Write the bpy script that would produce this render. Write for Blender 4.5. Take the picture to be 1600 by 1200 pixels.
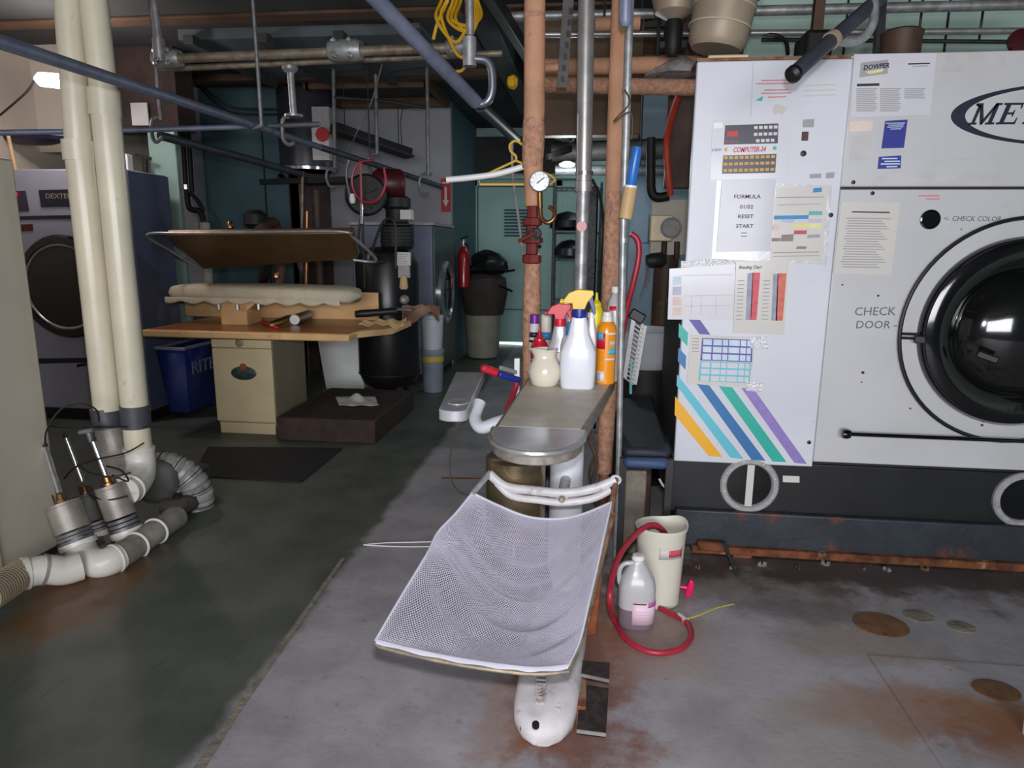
import bpy, bmesh, math, random
from mathutils import Vector, Matrix
random.seed(7)
for o in list(bpy.data.objects): bpy.data.objects.remove(o)
SC = bpy.context.scene; COL = SC.collection
R = math.radians; PI = math.pi

# ---------------------------------------------------------------- camera
FPX, CH = 1060.0, 1.5
PITCH, YAW, ROLL = R(11.46), R(6.6), R(.5)
CD = Vector((-math.sin(YAW)*math.cos(PITCH), math.cos(YAW)*math.cos(PITCH), -math.sin(PITCH)))
_r = Vector((math.cos(YAW), math.sin(YAW), 0)); _u = _r.cross(CD)
CR = _r*math.cos(ROLL)+_u*math.sin(ROLL); CU = _u*math.cos(ROLL)-_r*math.sin(ROLL)
CP = Vector((0, 0, CH))
cam = bpy.data.cameras.new('camera'); cam.sensor_width = 36; cam.lens = FPX*36/1600; cam.clip_start = .05
co = bpy.data.objects.new('camera', cam); COL.objects.link(co)
co.matrix_world = Matrix(((CR.x, CU.x, -CD.x, CP.x), (CR.y, CU.y, -CD.y, CP.y), (CR.z, CU.z, -CD.z, CP.z), (0, 0, 0, 1)))
SC.camera = co

# ---------------------------------------------------------------- world, lights, exposure
vs = SC.view_settings; vs.view_transform = 'Standard'; vs.look = 'None'; vs.exposure = -0.28; vs.gamma = 1; vs.use_curve_mapping = False
W = bpy.data.worlds.new('world'); SC.world = W; W.use_nodes = True
W.node_tree.nodes['Background'].inputs[0].default_value = (.72, .80, 1, 1)
W.node_tree.nodes['Background'].inputs[1].default_value = .10
def lamp(name, typ, loc, energy, color=(1, 1, 1), target=None, **kw):
    l = bpy.data.lights.new(name, typ); l.energy = energy; l.color = color
    for k, v in kw.items(): setattr(l, k, v)
    o = bpy.data.objects.new(name, l); COL.objects.link(o); o.location = loc
    if target: o.rotation_euler = (Vector(target)-Vector(loc)).to_track_quat('-Z', 'Y').to_euler()
    return o
# the flash on the camera that took the picture
lamp('camera_flash', 'SPOT', (.02, .02, 1.66), 165, (.97, .97, 1), (-.32, 3.4, 1.0), spot_size=R(112), spot_blend=.8, shadow_soft_size=.04)
# daylight of the shop front behind the camera
lamp('shop_front_daylight', 'AREA', (.3, -5.8, 1.9), 520, (.95, .96, 1), (-.3, 4, 1.1), shape='RECTANGLE', size=5.0, size_y=2.0)
# tube lamp in the rear passage by the door
lamp('rear_tube_lamp', 'AREA', (.3, 9.2, 3.0), 14, (.80, .97, 1), (-.3, 9.6, 0), shape='RECTANGLE', size=1.2, size_y=.15)

# ---------------------------------------------------------------- pixel rays of the 1600x1200 frame -> points of the room
def ray(x, y): return CD+CR*((x-800)/FPX)-CU*((y-600)/FPX)
def at(x, y, Y): v = ray(x, y); return CP+v*(Y/v.y)
def az(x, y, Z): v = ray(x, y); return CP+v*((Z-CH)/v.z)
def fl(x, y): return az(x, y, 0)
def ax(x, y, X): v = ray(x, y); return CP+v*(X/v.x)
def mpp(p): return (Vector(p)-CP).dot(CD)/FPX

# ---------------------------------------------------------------- mesh helpers
def V(*a): return Vector(a)
def cr(pts, n=8):
    P = [Vector(p) for p in pts]; out = []
    for i in range(len(P)-1):
        a, b, c, d = P[max(i-1, 0)], P[i], P[i+1], P[min(i+2, len(P)-1)]
        for k in range(n):
            t = k/n
            out.append(.5*((2*b)+(c-a)*t+(2*a-5*b+4*c-d)*t*t+(3*b-a-3*c+d)*t**3))
    out.append(P[-1]); return out
class MB:
    def __init__(s): s.v = []; s.f = []
    def add(s, vs, fs):
        n = len(s.v); s.v += [Vector(v) for v in vs]; s.f += [tuple(i+n for i in f) for f in fs]; return s
    def box(s, x0, x1, y0, y1, z0, z1):
        return s.add([(x, y, z) for z in (z0, z1) for y in (y0, y1) for x in (x0, x1)],
                     [(0, 2, 3, 1), (4, 5, 7, 6), (0, 1, 5, 4), (2, 6, 7, 3), (0, 4, 6, 2), (1, 3, 7, 5)])
    def obox(s, c, sx, sy, sz, ex=(1, 0, 0), ez=(0, 0, 1)):
        ex = Vector(ex).normalized(); ez = Vector(ez); ez = (ez-ex*ez.dot(ex)).normalized(); ey = ez.cross(ex); c = Vector(c)
        return s.add([c+ex*(i*sx/2)+ey*(j*sy/2)+ez*(k*sz/2) for k in (-1, 1) for j in (-1, 1) for i in (-1, 1)],
                     [(0, 2, 3, 1), (4, 5, 7, 6), (0, 1, 5, 4), (2, 6, 7, 3), (0, 4, 6, 2), (1, 3, 7, 5)])
    def bar(s, a, b, w, h, up=(0, 0, 1)):
        a, b = Vector(a), Vector(b); return s.obox((a+b)/2, (b-a).length, w, h, b-a, up)
    def tube(s, pts, r, n=10, cap=True, closed=False):
        P = [Vector(p) for p in pts]; m = len(P)
        rr = r if isinstance(r, (list, tuple)) else [r]*m
        T = []
        for i in range(m):
            a = P[(i-1) % m] if closed else P[max(i-1, 0)]; b = P[(i+1) % m] if closed else P[min(i+1, m-1)]
            t = b-a; T.append(t.normalized() if t.length > 1e-9 else Vector((0, 0, 1)))
        u = T[0].orthogonal().normalized(); rings = []; vs = []
        for i in range(m):
            u = (u-T[i]*u.dot(T[i])); u = u.normalized() if u.length > 1e-6 else T[i].orthogonal().normalized()
            w = T[i].cross(u)
            vs += [P[i]+(u*math.cos(2*PI*k/n)+w*math.sin(2*PI*k/n))*rr[i] for k in range(n)]
        fs = []
        for i in range(m if closed else m-1):
            j = (i+1) % m
            fs += [(i*n+k, i*n+(k+1) % n, j*n+(k+1) % n, j*n+k) for k in range(n)]
        if cap and not closed: fs += [tuple(range(n))[::-1], tuple((m-1)*n+k for k in range(n))]
        return s.add(vs, fs)
    def lathe(s, prof, c, n=24, axis=(0, 0, 1), sx=1, sy=1, ref=None):
        a = Vector(axis).normalized(); u = Vector(ref).normalized() if ref else (Vector((1, 0, 0)) if abs(a.x) < .9 else Vector((0, 0, 1)))
        u = (u-a*u.dot(a)).normalized(); w = a.cross(u); c = Vector(c); vs = []; fs = []
        for r, z in prof: vs += [c+a*z+(u*math.cos(2*PI*k/n)*sx+w*math.sin(2*PI*k/n)*sy)*r for k in range(n)]
        for i in range(len(prof)-1): fs += [(i*n+k, i*n+(k+1) % n, (i+1)*n+(k+1) % n, (i+1)*n+k) for k in range(n)]
        if prof[0][0] > 1e-6: fs.append(tuple(range(n))[::-1])
        if prof[-1][0] > 1e-6: fs.append(tuple((len(prof)-1)*n+k for k in range(n)))
        return s.add(vs, fs)
    def torus(s, c, axis, RR, r, n=32, m=8):
        a = Vector(axis).normalized(); u = a.orthogonal().normalized(); w = a.cross(u); c = Vector(c)
        return s.tube([c+(u*math.cos(2*PI*k/n)+w*math.sin(2*PI*k/n))*RR for k in range(n)], r, m, closed=True)
    def prism(s, pts, d):
        P = [Vector(p) for p in pts]; n = len(P); d = Vector(d)
        return s.add(P+[p+d for p in P], [tuple(range(n))[::-1], tuple(range(n, 2*n))]+[(k, (k+1) % n, n+(k+1) % n, n+k) for k in range(n)])
    def sheet(s, fn, nu, nv):
        return s.add([fn(i/nu, j/nv) for j in range(nv+1) for i in range(nu+1)],
                     [(j*(nu+1)+i, j*(nu+1)+i+1, (j+1)*(nu+1)+i+1, (j+1)*(nu+1)+i) for j in range(nv) for i in range(nu)])
def lump(base, prof, amp, seed, n=22):
    rnd = random.Random(seed); ph = [(rnd.uniform(0, 6.28), rnd.randint(2, 6), rnd.uniform(3, 9)) for _ in range(5)]; vs = []; fs = []; base = Vector(base)
    pr_ = []
    for i in range(len(prof)-1):
        for k in range(3): pr_.append(tuple(prof[i][j]+(prof[i+1][j]-prof[i][j])*k/3 for j in (0, 1)))
    pr_.append(prof[-1])
    for r, z in pr_:
        for k in range(n):
            a = 2*PI*k/n; w = sum(math.sin(a*m+p+z*f) for p, m, f in ph)/5; rr = r*(1+amp*w); vs.append(base+V(math.cos(a)*rr, math.sin(a)*rr, z+.05*amp*w*(1 if z > 0 else 0)))
    for i in range(len(pr_)-1): fs += [(i*n+k, i*n+(k+1) % n, (i+1)*n+(k+1) % n, (i+1)*n+k) for k in range(n)]
    fs.append(tuple(range(n))[::-1]); mb = MB(); mb.add(vs, fs); return mb
def wloc(p):
    l = Vector((0, 0, 0))
    while p: l += p.location; p = p.parent
    return l
def obj(name, mb, mat, parent=None, bevel=0, ang=38, base=True):
    me = bpy.data.meshes.new(name)
    if parent is not None: off = wloc(parent); loc = Vector((0, 0, 0))
    elif mb.v and base:
        xs = [v.x for v in mb.v]; ys = [v.y for v in mb.v]; zs = [v.z for v in mb.v]
        loc = off = Vector(((min(xs)+max(xs))/2, (min(ys)+max(ys))/2, min(zs)))
    else: loc = off = Vector((0, 0, 0))
    me.from_pydata([tuple(v-off) for v in mb.v], [], mb.f)
    bm = bmesh.new(); bm.from_mesh(me); bmesh.ops.recalc_face_normals(bm, faces=bm.faces); bm.to_mesh(me); bm.free()
    me.polygons.foreach_set('use_smooth', [True]*len(me.polygons)); me.set_sharp_from_angle(angle=R(ang))
    me.materials.append(MT[mat] if isinstance(mat, str) else mat)
    o = bpy.data.objects.new(name, me); COL.objects.link(o); o.location = loc
    if parent is not None: o.parent = parent
    if bevel:
        b = o.modifiers.new('bevel', 'BEVEL'); b.width = bevel; b.segments = 2; b.limit_method = 'ANGLE'; b.angle_limit = R(40)
    return o
def tag(o, label, cat, group=None):
    o['label'] = label; o['category'] = cat
    if group: o['group'] = group
    return o
def thing(name, label, cat, loc=(0, 0, 0), group=None):
    o = bpy.data.objects.new(name, None); COL.objects.link(o); o.location = loc; o.empty_display_size = .1
    return tag(o, label, cat, group)
def struct(name, mb, mat, label=None, bevel=0, parent=None):
    o = obj(name, mb, mat, parent, bevel, base=False)
    if parent is None: o['kind'] = 'structure'
    if label: o['label'] = label
    return o
def text(name, body, mat, parent, org, size, right=(1, 0, 0), up=(0, 0, 1), ext=.0006, shear=0, align='LEFT', sx=1, bold=0, label=None):
    cu = bpy.data.curves.new('t', 'FONT'); cu.body = body; cu.size = size; cu.extrude = ext; cu.shear = shear; cu.align_x = align
    cu.resolution_u = 2; cu.offset = bold
    to = bpy.data.objects.new('t', cu); COL.objects.link(to)
    dg = bpy.context.evaluated_depsgraph_get(); me0 = to.evaluated_get(dg).to_mesh()
    right = Vector(right).normalized(); up = Vector(up).normalized(); nn = right.cross(up); org = Vector(org)
    mb = MB(); mb.v = [org+right*(v.co.x*sx)+up*v.co.y+nn*v.co.z for v in me0.vertices]; mb.f = [tuple(p.vertices) for p in me0.polygons]
    to.to_mesh_clear() if hasattr(to, 'to_mesh_clear') else None
    bpy.data.objects.remove(to); bpy.data.curves.remove(cu)
    o = obj(name, mb, mat, parent)
    if label: o['label'] = label
    return o
def copy_tree(o, parent=None, d=(0, 0, 0)):
    c = o.copy(); COL.objects.link(c); c.parent = parent; c.location = o.location+Vector(d)
    for ch in o.children: copy_tree(ch, c)
    return c

# ---------------------------------------------------------------- materials
def c(r, g, b, k=1.0):
    f = lambda v: (v/255/12.92 if v/255 <= .04045 else ((v/255+.055)/1.055)**2.4)*k
    return (f(r), f(g), f(b), 1)
MT = {}
class NT:
    def __init__(s, name):
        s.m = bpy.data.materials.new(name); s.m.use_nodes = True; s.t = s.m.node_tree; s.n = s.t.nodes; s.l = s.t.links
        s.b = s.n['Principled BSDF']; s.tc = s.n.new('ShaderNodeTexCoord').outputs['Object']; MT[name] = s.m
    def lk(s, a, b): s.l.new(a, b)
    def noise(s, scale, det=4, rough=.55, vec=None, stretch=None):
        n = s.n.new('ShaderNodeTexNoise'); n.inputs['Scale'].default_value = scale; n.inputs['Detail'].default_value = det; n.inputs['Roughness'].default_value = rough
        v = vec or s.tc
        if stretch:
            mp = s.n.new('ShaderNodeMapping'); mp.inputs['Scale'].default_value = stretch; s.lk(v, mp.inputs['Vector']); v = mp.outputs[0]
        s.lk(v, n.inputs['Vector']); return n.outputs['Fac']
    def ramp(s, v, a, b, lo=0, hi=1):
        m = s.n.new('ShaderNodeMapRange'); m.interpolation_type = 'SMOOTHSTEP'
        for i, q in zip(('From Min', 'From Max', 'To Min', 'To Max'), (a, b, lo, hi)): m.inputs[i].default_value = q
        s.lk(v, m.inputs['Value']); return m.outputs[0]
    def math(s, op, a, b=None):
        m = s.n.new('ShaderNodeMath'); m.operation = op
        for i, q in enumerate((a, b)):
            if q is None: continue
            if isinstance(q, (int, float)): m.inputs[i].default_value = q
            else: s.lk(q, m.inputs[i])
        return m.outputs[0]
    def mix(s, f, a, b):
        m = s.n.new('ShaderNodeMix'); m.data_type = 'RGBA'
        for i, q in (('Factor', f), ('A', a), ('B', b)):
            k = [x for x in m.inputs if x.name == i and (x.type == 'RGBA' or i == 'Factor' and x.type == 'VALUE')][0]
            if isinstance(q, (int, float, tuple)): k.default_value = q
            else: s.lk(q, k)
        return [x for x in m.outputs if x.type == 'RGBA'][0]
    def blob(s, cx, cy, rx, ry, wob=None, soft=.5, am=1.6):
        sx = s.n.new('ShaderNodeSeparateXYZ'); s.lk(s.tc, sx.inputs[0])
        a = s.math('DIVIDE', s.math('SUBTRACT', sx.outputs[0], cx), rx); b = s.math('DIVIDE', s.math('SUBTRACT', sx.outputs[1], cy), ry)
        d = s.math('SQRT', s.math('ADD', s.math('MULTIPLY', a, a), s.math('MULTIPLY', b, b)))
        if wob: d = s.math('ADD', d, s.math('MULTIPLY', s.math('SUBTRACT', wob, .5), am))
        return s.ramp(d, 1-soft, 1+soft, 1, 0)
    def xyz(s):
        sx = s.n.new('ShaderNodeSeparateXYZ'); s.lk(s.tc, sx.inputs[0]); return sx.outputs
    def bump(s, h, st, dist=.01):
        b = s.n.new('ShaderNodeBump'); b.inputs['Strength'].default_value = st; b.inputs['Distance'].default_value = dist
        s.lk(h, b.inputs['Height']); s.lk(b.outputs[0], s.b.inputs['Normal'])
def M(name, col, rough=.5, metal=0, vary=.18, vs=6, dirt=None, bump=None, trans=0, ior=1.45, coat=0, emit=None, sss=0):
    """dirt = (colour, scale, threshold, amount); bump = (scale, strength)"""
    t = NT(name); b = t.b
    b.inputs['Roughness'].default_value = rough; b.inputs['Metallic'].default_value = metal
    dark = tuple(x*(1-vary) for x in col[:3])+(1,); lite = tuple(min(1, x*(1+vary*.6)) for x in col[:3])+(1,)
    k = t.mix(t.ramp(t.noise(vs), .3, .7), dark, lite)
    if dirt: k = t.mix(t.math('MULTIPLY', t.ramp(t.noise(dirt[1], 8, .65), dirt[2], dirt[2]+.16), dirt[3]), k, dirt[0])
    t.lk(k, b.inputs['Base Color'])
    if bump: t.bump(t.noise(bump[0], 6), bump[1])
    if trans: b.inputs['Transmission Weight'].default_value = trans; b.inputs['IOR'].default_value = ior
    if coat: b.inputs['Coat Weight'].default_value = coat; b.inputs['Coat Roughness'].default_value = .12
    if emit: b.inputs['Emission Color'].default_value = emit[0]; b.inputs['Emission Strength'].default_value = emit[1]
    return t.m
RUST = c(112, 58, 30); RUSTL = c(168, 98, 48); GRIME = c(48, 40, 36)
M('white_enamel', c(207, 209, 217), .38, vary=.05, vs=3, dirt=(c(160, 138, 116), 16, .66, .55))
M('white_enamel_dimmed', c(192, 192, 194), .36, vary=.05, vs=3, dirt=(c(140, 122, 104), 9, .67, .5))  # same white enamel, darker: weaker light on the right side put into the colour
M('black_panel', c(25, 26, 28), .42, vary=.3, vs=5, dirt=(c(92, 84, 78), 14, .68, .5))
M('black_side', c(26, 25, 26), .55, vary=.3)
M('sled_steel', c(42, 48, 56), .5, vary=.25, vs=7, dirt=(RUST, 5, .56, .8), bump=(40, .15))
M('rust_steel', c(110, 62, 34), .85, vary=.6, vs=14, dirt=(c(196, 160, 124), 9, .58, .85), bump=(50, .5))
M('black_gloss', c(10, 10, 11), .09, vary=.2, coat=.6)
M('black_rubber', c(16, 16, 17), .5, vary=.2)
M('black_glass', c(7, 8, 8), .03, vary=.1, coat=.8)
M('drum_glass', c(16, 17, 16), .05, vary=.2, coat=1)
M('chrome', c(205, 205, 208), .2, .85, vary=.15, vs=20)
M('steel', c(176, 174, 172), .36, .6, vary=.2, vs=10)
M('steel_galv', c(166, 167, 168), .45, .5, vary=.28, vs=22)
M('steel_dull', c(118, 118, 120), .5, .4, vary=.3, vs=18, dirt=(RUST, 12, .68, .6))
M('steel_rusty', c(150, 138, 120), .5, .4, vary=.3, vs=18, dirt=(c(120, 82, 54), 7, .52, .75))
M('stainless_tan', c(140, 124, 96), .25, .75, vary=.35, vs=5)
M('dark_metal', c(48, 48, 50), .55, .2, vary=.3, dirt=(RUST, 9, .68, .5))
M('iron_black', c(24, 23, 24), .6, .1, vary=.4, vs=12)
M('slick_rail', c(116, 123, 144), .45, .1, vary=.18, vs=14)
M('rail_dark', c(62, 65, 74), .45, .1, vary=.2, vs=14)
M('paint_white_worn', c(198, 194, 196), .45, vary=.14, vs=12, dirt=(c(128, 92, 72), 14, .55, .75), bump=(30, .12))
M('column_white', c(212, 214, 222), .4, vary=.06, dirt=(c(150, 120, 100), 10, .7, .6))
M('laminate', c(206, 197, 185), .5, vary=.12, vs=9, dirt=(c(96, 84, 74), 18, .66, .5))
M('board_metal', c(184, 184, 190), .36, .3, vary=.15, vs=7)
M('board_edge', c(146, 138, 130), .5, .3, vary=.3, vs=30, dirt=(c(70, 60, 54), 20, .55, .6))
M('net', c(186, 182, 198), .75, vary=.1, vs=8)
M('net_hem', c(196, 193, 206), .7, vary=.08)
M('pedal', c(78, 68, 68), .55, .6, vary=.4, vs=30, dirt=(c(120, 60, 40), 9, .55, .7), bump=(140, .6))
M('rusty_link', c(150, 118, 96), .65, .2, vary=.4, dirt=(RUST, 12, .45, .9), bump=(40, .4))
M('orange_rust', c(142, 74, 40), .75, vary=.35, vs=18, dirt=(c(205, 190, 176), 12, .55, .8))
M('insul_tan', c(190, 142, 112), .8, vary=.12, vs=8, dirt=(c(150, 98, 70), 22, .58, .7), bump=(60, .35))
M('insul_worn', c(186, 140, 114), .9, vary=.25, vs=40, dirt=(c(104, 66, 46), 44, .56, .8), bump=(70, .9))
M('brown_pipe', c(84, 64, 52), .6, .2, vary=.3, vs=8, dirt=(c(150, 120, 96), 14, .62, .6))
M('brass', c(150, 112, 72), .35, .9, vary=.3, vs=20)
M('copper', c(170, 120, 84), .35, .9, vary=.25)
M('red_iron', c(112, 34, 32), .5, vary=.3, dirt=(GRIME, 14, .55, .7))
M('pvc', c(220, 211, 188), .3, vary=.07, vs=4, dirt=(c(150, 120, 84), 8, .62, .55))
M('pvc_white', c(218, 214, 206), .35, vary=.06, vs=5, dirt=(c(140, 122, 104), 12, .66, .6))
M('pvc_grime', c(150, 142, 134), .5, vary=.3, vs=8, dirt=(c(70, 58, 50), 9, .54, .8))
M('grey_band', c(74, 76, 82), .4, vary=.1)
M('valve_grey', c(156, 148, 140), .45, .3, vary=.25, vs=9, dirt=(c(90, 62, 48), 8, .56, .7))
M('duct_flex', c(158, 156, 154), .5, .2, vary=.25, vs=12, dirt=(c(60, 54, 50), 6, .56, .7))
M('hose_flex', c(150, 134, 110), .6, vary=.2)
M('motor_grey', c(84, 82, 80), .55, .3, vary=.3, vs=9, dirt=(c(70, 46, 34), 8, .55, .7))
M('tube_black', c(28, 26, 26), .45, vary=.2)
M('cabinet_beige', c(196, 188, 172), .5, vary=.08, vs=2, dirt=(c(130, 112, 90), 5, .68, .5))
M('dryer_grey', c(150, 150, 164), .42, vary=.08, vs=3, dirt=(c(96, 92, 96), 7, .68, .4))
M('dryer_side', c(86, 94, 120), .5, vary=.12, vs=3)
M('trim_navy', c(24, 24, 48), .35, vary=.15)
M('lettering_gold', c(150, 140, 112), .5, vary=.1)
M('led_red', c(190, 20, 24), .4, vary=.05, emit=(c(255, 30, 30), 1.6))
M('led_red_dim', c(150, 24, 40), .4, vary=.05, emit=(c(220, 30, 50), .25))
M('display_dark', c(46, 42, 62), .3, vary=.15)
M('key_light', c(204, 200, 200), .45, vary=.05)
M('key_amber', c(196, 156, 76), .45, vary=.12, vs=40)
M('press_cream', c(206, 190, 152), .45, vary=.07, vs=4, dirt=(c(128, 92, 60), 7, .66, .7))
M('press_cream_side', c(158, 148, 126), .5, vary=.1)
M('press_table', c(226, 184, 130), .38, vary=.12, vs=5, dirt=(c(150, 92, 48), 6, .58, .6))
M('press_table_top', c(160, 100, 50), .3, vary=.2, vs=4, dirt=(c(110, 64, 34), 6, .56, .6))
M('padding', c(206, 196, 172), .85, vary=.08, vs=7, dirt=(c(160, 140, 110), 7, .64, .5), bump=(40, .2))
M('head_brown', c(108, 84, 58), .42, .5, vary=.2, vs=4, dirt=(c(140, 112, 80), 5, .6, .5))
M('blue_bin', c(22, 42, 110), .5, vary=.2, vs=4, dirt=(c(60, 70, 110), 10, .68, .5))
M('bin_rim', c(130, 140, 160), .5, vary=.2)
M('bin_letter', c(120, 124, 150), .6, vary=.2)
M('badge_teal', c(64, 82, 82), .4, .4, vary=.4, vs=40)
M('badge_copper', c(140, 76, 54), .5, vary=.2)
M('comp_black', c(22, 22, 24), .34, vary=.2, vs=6, dirt=(c(60, 54, 50), 10, .7, .4))
M('comp_red', c(72, 16, 20), .45, vary=.3)
M('label_white', c(205, 202, 198), .6, vary=.05)
M('label_grey', c(160, 158, 160), .6, vary=.15, vs=30)
M('bin_white', c(206, 210, 208), .5, vary=.05)
M('bucket_white', c(196, 198, 204), .45, vary=.05)
M('bucket_clear', c(140, 150, 160), .35, vary=.1)
M('tape_yellow', c(196, 170, 50), .5)
M('dark_brown', c(62, 46, 40), .8, vary=.3, vs=8, dirt=(c(40, 28, 26), 6, .5, .6), bump=(20, .3))
M('mat_black', c(26, 26, 27), .8, vary=.3, vs=20)
M('paper', c(205, 202, 196), .8, vary=.08)
M('steel_washer', c(138, 142, 152), .35, .7, vary=.15, vs=4)
M('washer_side', c(110, 116, 136), .45, .3, vary=.12, vs=4)
M('washer_dark', c(96, 106, 106), .4, .6, vary=.2)
M('heater_grey', c(72, 72, 80), .35, .4, vary=.15)
M('sign_red', c(186, 28, 36), .5, vary=.08)
M('sign_white', c(220, 205, 205), .5, vary=.05)
M('ext_red', c(150, 20, 26), .3, vary=.1, coat=.4)
M('bag_black', c(14, 14, 15), .4, vary=.2, bump=(20, .7))
M('can_tan', c(150, 150, 132), .5, vary=.1)
M('sack_brown', c(60, 50, 48), .85, vary=.2, bump=(20, .6))
M('mint_wall', c(150, 178, 172), .6, vary=.07, vs=2, dirt=(c(110, 120, 110), 3, .64, .5))
M('mint_door', c(148, 184, 178), .5, vary=.06, vs=2, dirt=(c(110, 126, 118), 4, .66, .5))
M('mint_light', c(178, 204, 190), .6, vary=.05, vs=2, dirt=(c(150, 156, 130), 3, .66, .5))
M('teal_wall', c(70, 98, 106), .7, vary=.12, vs=2, dirt=(c(56, 66, 70), 3, .6, .5))
M('blue_wall', c(150, 172, 190), .6, vary=.06, vs=2)
M('grey_wall', c(160, 160, 166), .7, vary=.06, vs=2, dirt=(c(130, 122, 112), 4, .64, .4))
M('cream_wall', c(196, 182, 166), .7, vary=.08, vs=2)
M('brick_wall', c(110, 86, 82), .8, vary=.2, vs=6)
M('mint_bright', c(150, 178, 168), .5, vary=.05)
M('ceiling_dark', c(58, 60, 60), .9, vary=.3, vs=1.5, dirt=(c(38, 34, 32), 2, .55, .6))
M('ceiling_panel', c(84, 92, 94), .85, vary=.15, vs=2)
M('wood_beam', c(92, 68, 50), .75, vary=.3, vs=5, dirt=(c(64, 44, 34), 5, .55, .6))
M('wood_handle', c(196, 164, 118), .55, vary=.1)
M('blue_plastic', c(36, 110, 190), .35, vary=.08)
M('yellow_cord', c(214, 166, 32), .45, vary=.08)
M('yellow_wire', c(206, 172, 70), .4, vary=.05)
M('white_rod', c(228, 226, 226), .4, vary=.03)
M('red_hose', c(168, 40, 58), .42, vary=.12, vs=20)
M('red_hose_bright', c(196, 70, 48), .5, vary=.15)
M('bottle_white', c(226, 228, 236), .3, vary=.03, coat=.3)
M('bottle_grey', c(168, 164, 172), .25, vary=.05, coat=.3)
M('pitcher', c(226, 218, 200), .12, vary=.03, coat=.6)
M('trigger_yellow', c(230, 184, 18), .35, vary=.04)
M('trigger_blue', c(36, 48, 140), .35, vary=.05)
M('trigger_red', c(206, 30, 52), .35, vary=.05)
M('can_orange', c(240, 150, 26), .3, vary=.03, coat=.3)
M('cap_white', c(232, 230, 228), .4, vary=.02)
M('print_red', c(206, 28, 60), .4, vary=.04)
M('print_cyan', c(80, 186, 214), .4, vary=.04)
M('bottle_red', c(190, 24, 44), .3, vary=.06, coat=.3)
M('magenta', c(150, 30, 90), .4)
M('cap_purple', c(110, 36, 150), .35, vary=.04)
M('teal_plastic', c(52, 150, 150), .4)
M('blue_cap', c(40, 130, 180), .4)
M('squeeze_yellow', c(220, 204, 30), .35, vary=.04)
M('jug_body', c(186, 184, 186), .3, vary=.05, coat=.3)
M('jug_liquid', c(120, 106, 116), .25, vary=.08, coat=.3)
M('label_pink', c(232, 200, 218), .5, vary=.05)
M('label_magenta', c(190, 96, 168), .5, vary=.05)
M('print_black', c(34, 32, 40), .6, vary=.05)
M('print_grey', c(160, 158, 160), .6, vary=.05)
M('pen', c(96, 96, 106), .6, vary=.05)
M('print_faint', c(200, 192, 186), .6, vary=.05)
M('print_pink', c(206, 130, 130), .6, vary=.1)
M('bucket_cream', c(216, 211, 196), .4, vary=.04, dirt=(c(170, 150, 110), 6, .66, .5))
M('bucket_inside', c(176, 150, 116), .6, vary=.15)
M('tag_pink', c(224, 160, 160), .5, vary=.1)
M('pink_clear', c(226, 20, 90), .15, vary=.2, vs=40, coat=.6)
M('straw_yellow', c(200, 186, 60), .5)
M('blue_bench', c(56, 76, 112), .55, vary=.12, bump=(12, .3))
M('dark_bench', c(34, 38, 50), .6, vary=.2, bump=(12, .3))
M('concrete_block', c(136, 128, 116), .85, vary=.25, vs=12, dirt=(c(84, 66, 54), 8, .55, .6), bump=(40, .6))
M('grille_grey', c(150, 150, 150), .45, .3, vary=.15)
M('meter_box', c(206, 192, 156), .4, .1, vary=.15, dirt=(c(110, 86, 56), 10, .6, .6))
M('canister', c(168, 152, 132), .5, .15, vary=.12, vs=5)
M('plug_rust', c(118, 84, 58), .8, vary=.25, vs=20, dirt=(c(70, 48, 36), 14, .55, .7))
M('brick_red', c(150, 92, 70), .85, vary=.2, vs=12)
M('logo_navy', c(15, 17, 46), .45, vary=.3, vs=10)
M('sticker_blue', c(34, 44, 140), .45, vary=.05)
M('stripe_amber', c(236, 172, 40), .4, vary=.04); M('stripe_sky', c(96, 188, 206), .4, vary=.05)
M('stripe_blue', c(50, 112, 170), .4, vary=.06); M('stripe_green', c(44, 172, 156), .4, vary=.06)
M('stripe_violet', c(142, 122, 190), .45, vary=.12, vs=30); M('stripe_indigo', c(92, 74, 160), .4, vary=.05)
M('sheet_white', c(205, 204, 211), .38, vary=.03, coat=.4); M('sheet_grey', c(182, 180, 190), .42, vary=.03, coat=.5)
M('sheet_cream', c(204, 200, 194), .42, vary=.04, coat=.4)
M('cell_teal', c(96, 172, 172), .5); M('cell_blue', c(50, 140, 196), .5); M('cell_lilac', c(184, 184, 204), .5)
M('cell_yellow', c(222, 214, 156), .5); M('cell_orange', c(222, 200, 188), .5); M('cell_red', c(196, 74, 92), .5)
M('cell_brown', c(140, 124, 120), .5); M('bar_red', c(206, 84, 96), .5, vary=.2, vs=30); M('bar_grey', c(150, 154, 174), .5, vary=.2, vs=30)
M('bar_orange', c(206, 104, 88), .5, vary=.25, vs=30); M('cell_pale', c(196, 214, 228), .5)
M('bulb_glow', (1, 1, 1, 1), .4, vary=0, emit=((1, .93, .98, 1), 28))
M('lamp_glow', (1, 1, 1, 1), .4, vary=0, emit=((.95, 1, 1, 1), 6))
M('lint', c(150, 144, 142), .9, vary=.3, vs=20, bump=(30, .8))
M('brown_panel', c(112, 92, 74), .7, vary=.15, vs=3)
M('door_gap_light', (1, 1, 1, 1), .4, vary=0, emit=((.95, 1, 1, 1), 2.2))
M('ghost', c(192, 190, 190), .45, vary=.08, vs=12)
M('sleeve', c(200, 199, 203), .18, vary=.08, vs=20, coat=.8, bump=(24, .35))
M('foil_tape', c(220, 220, 224), .2, .5, vary=.1, vs=40, bump=(90, .8))

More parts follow.
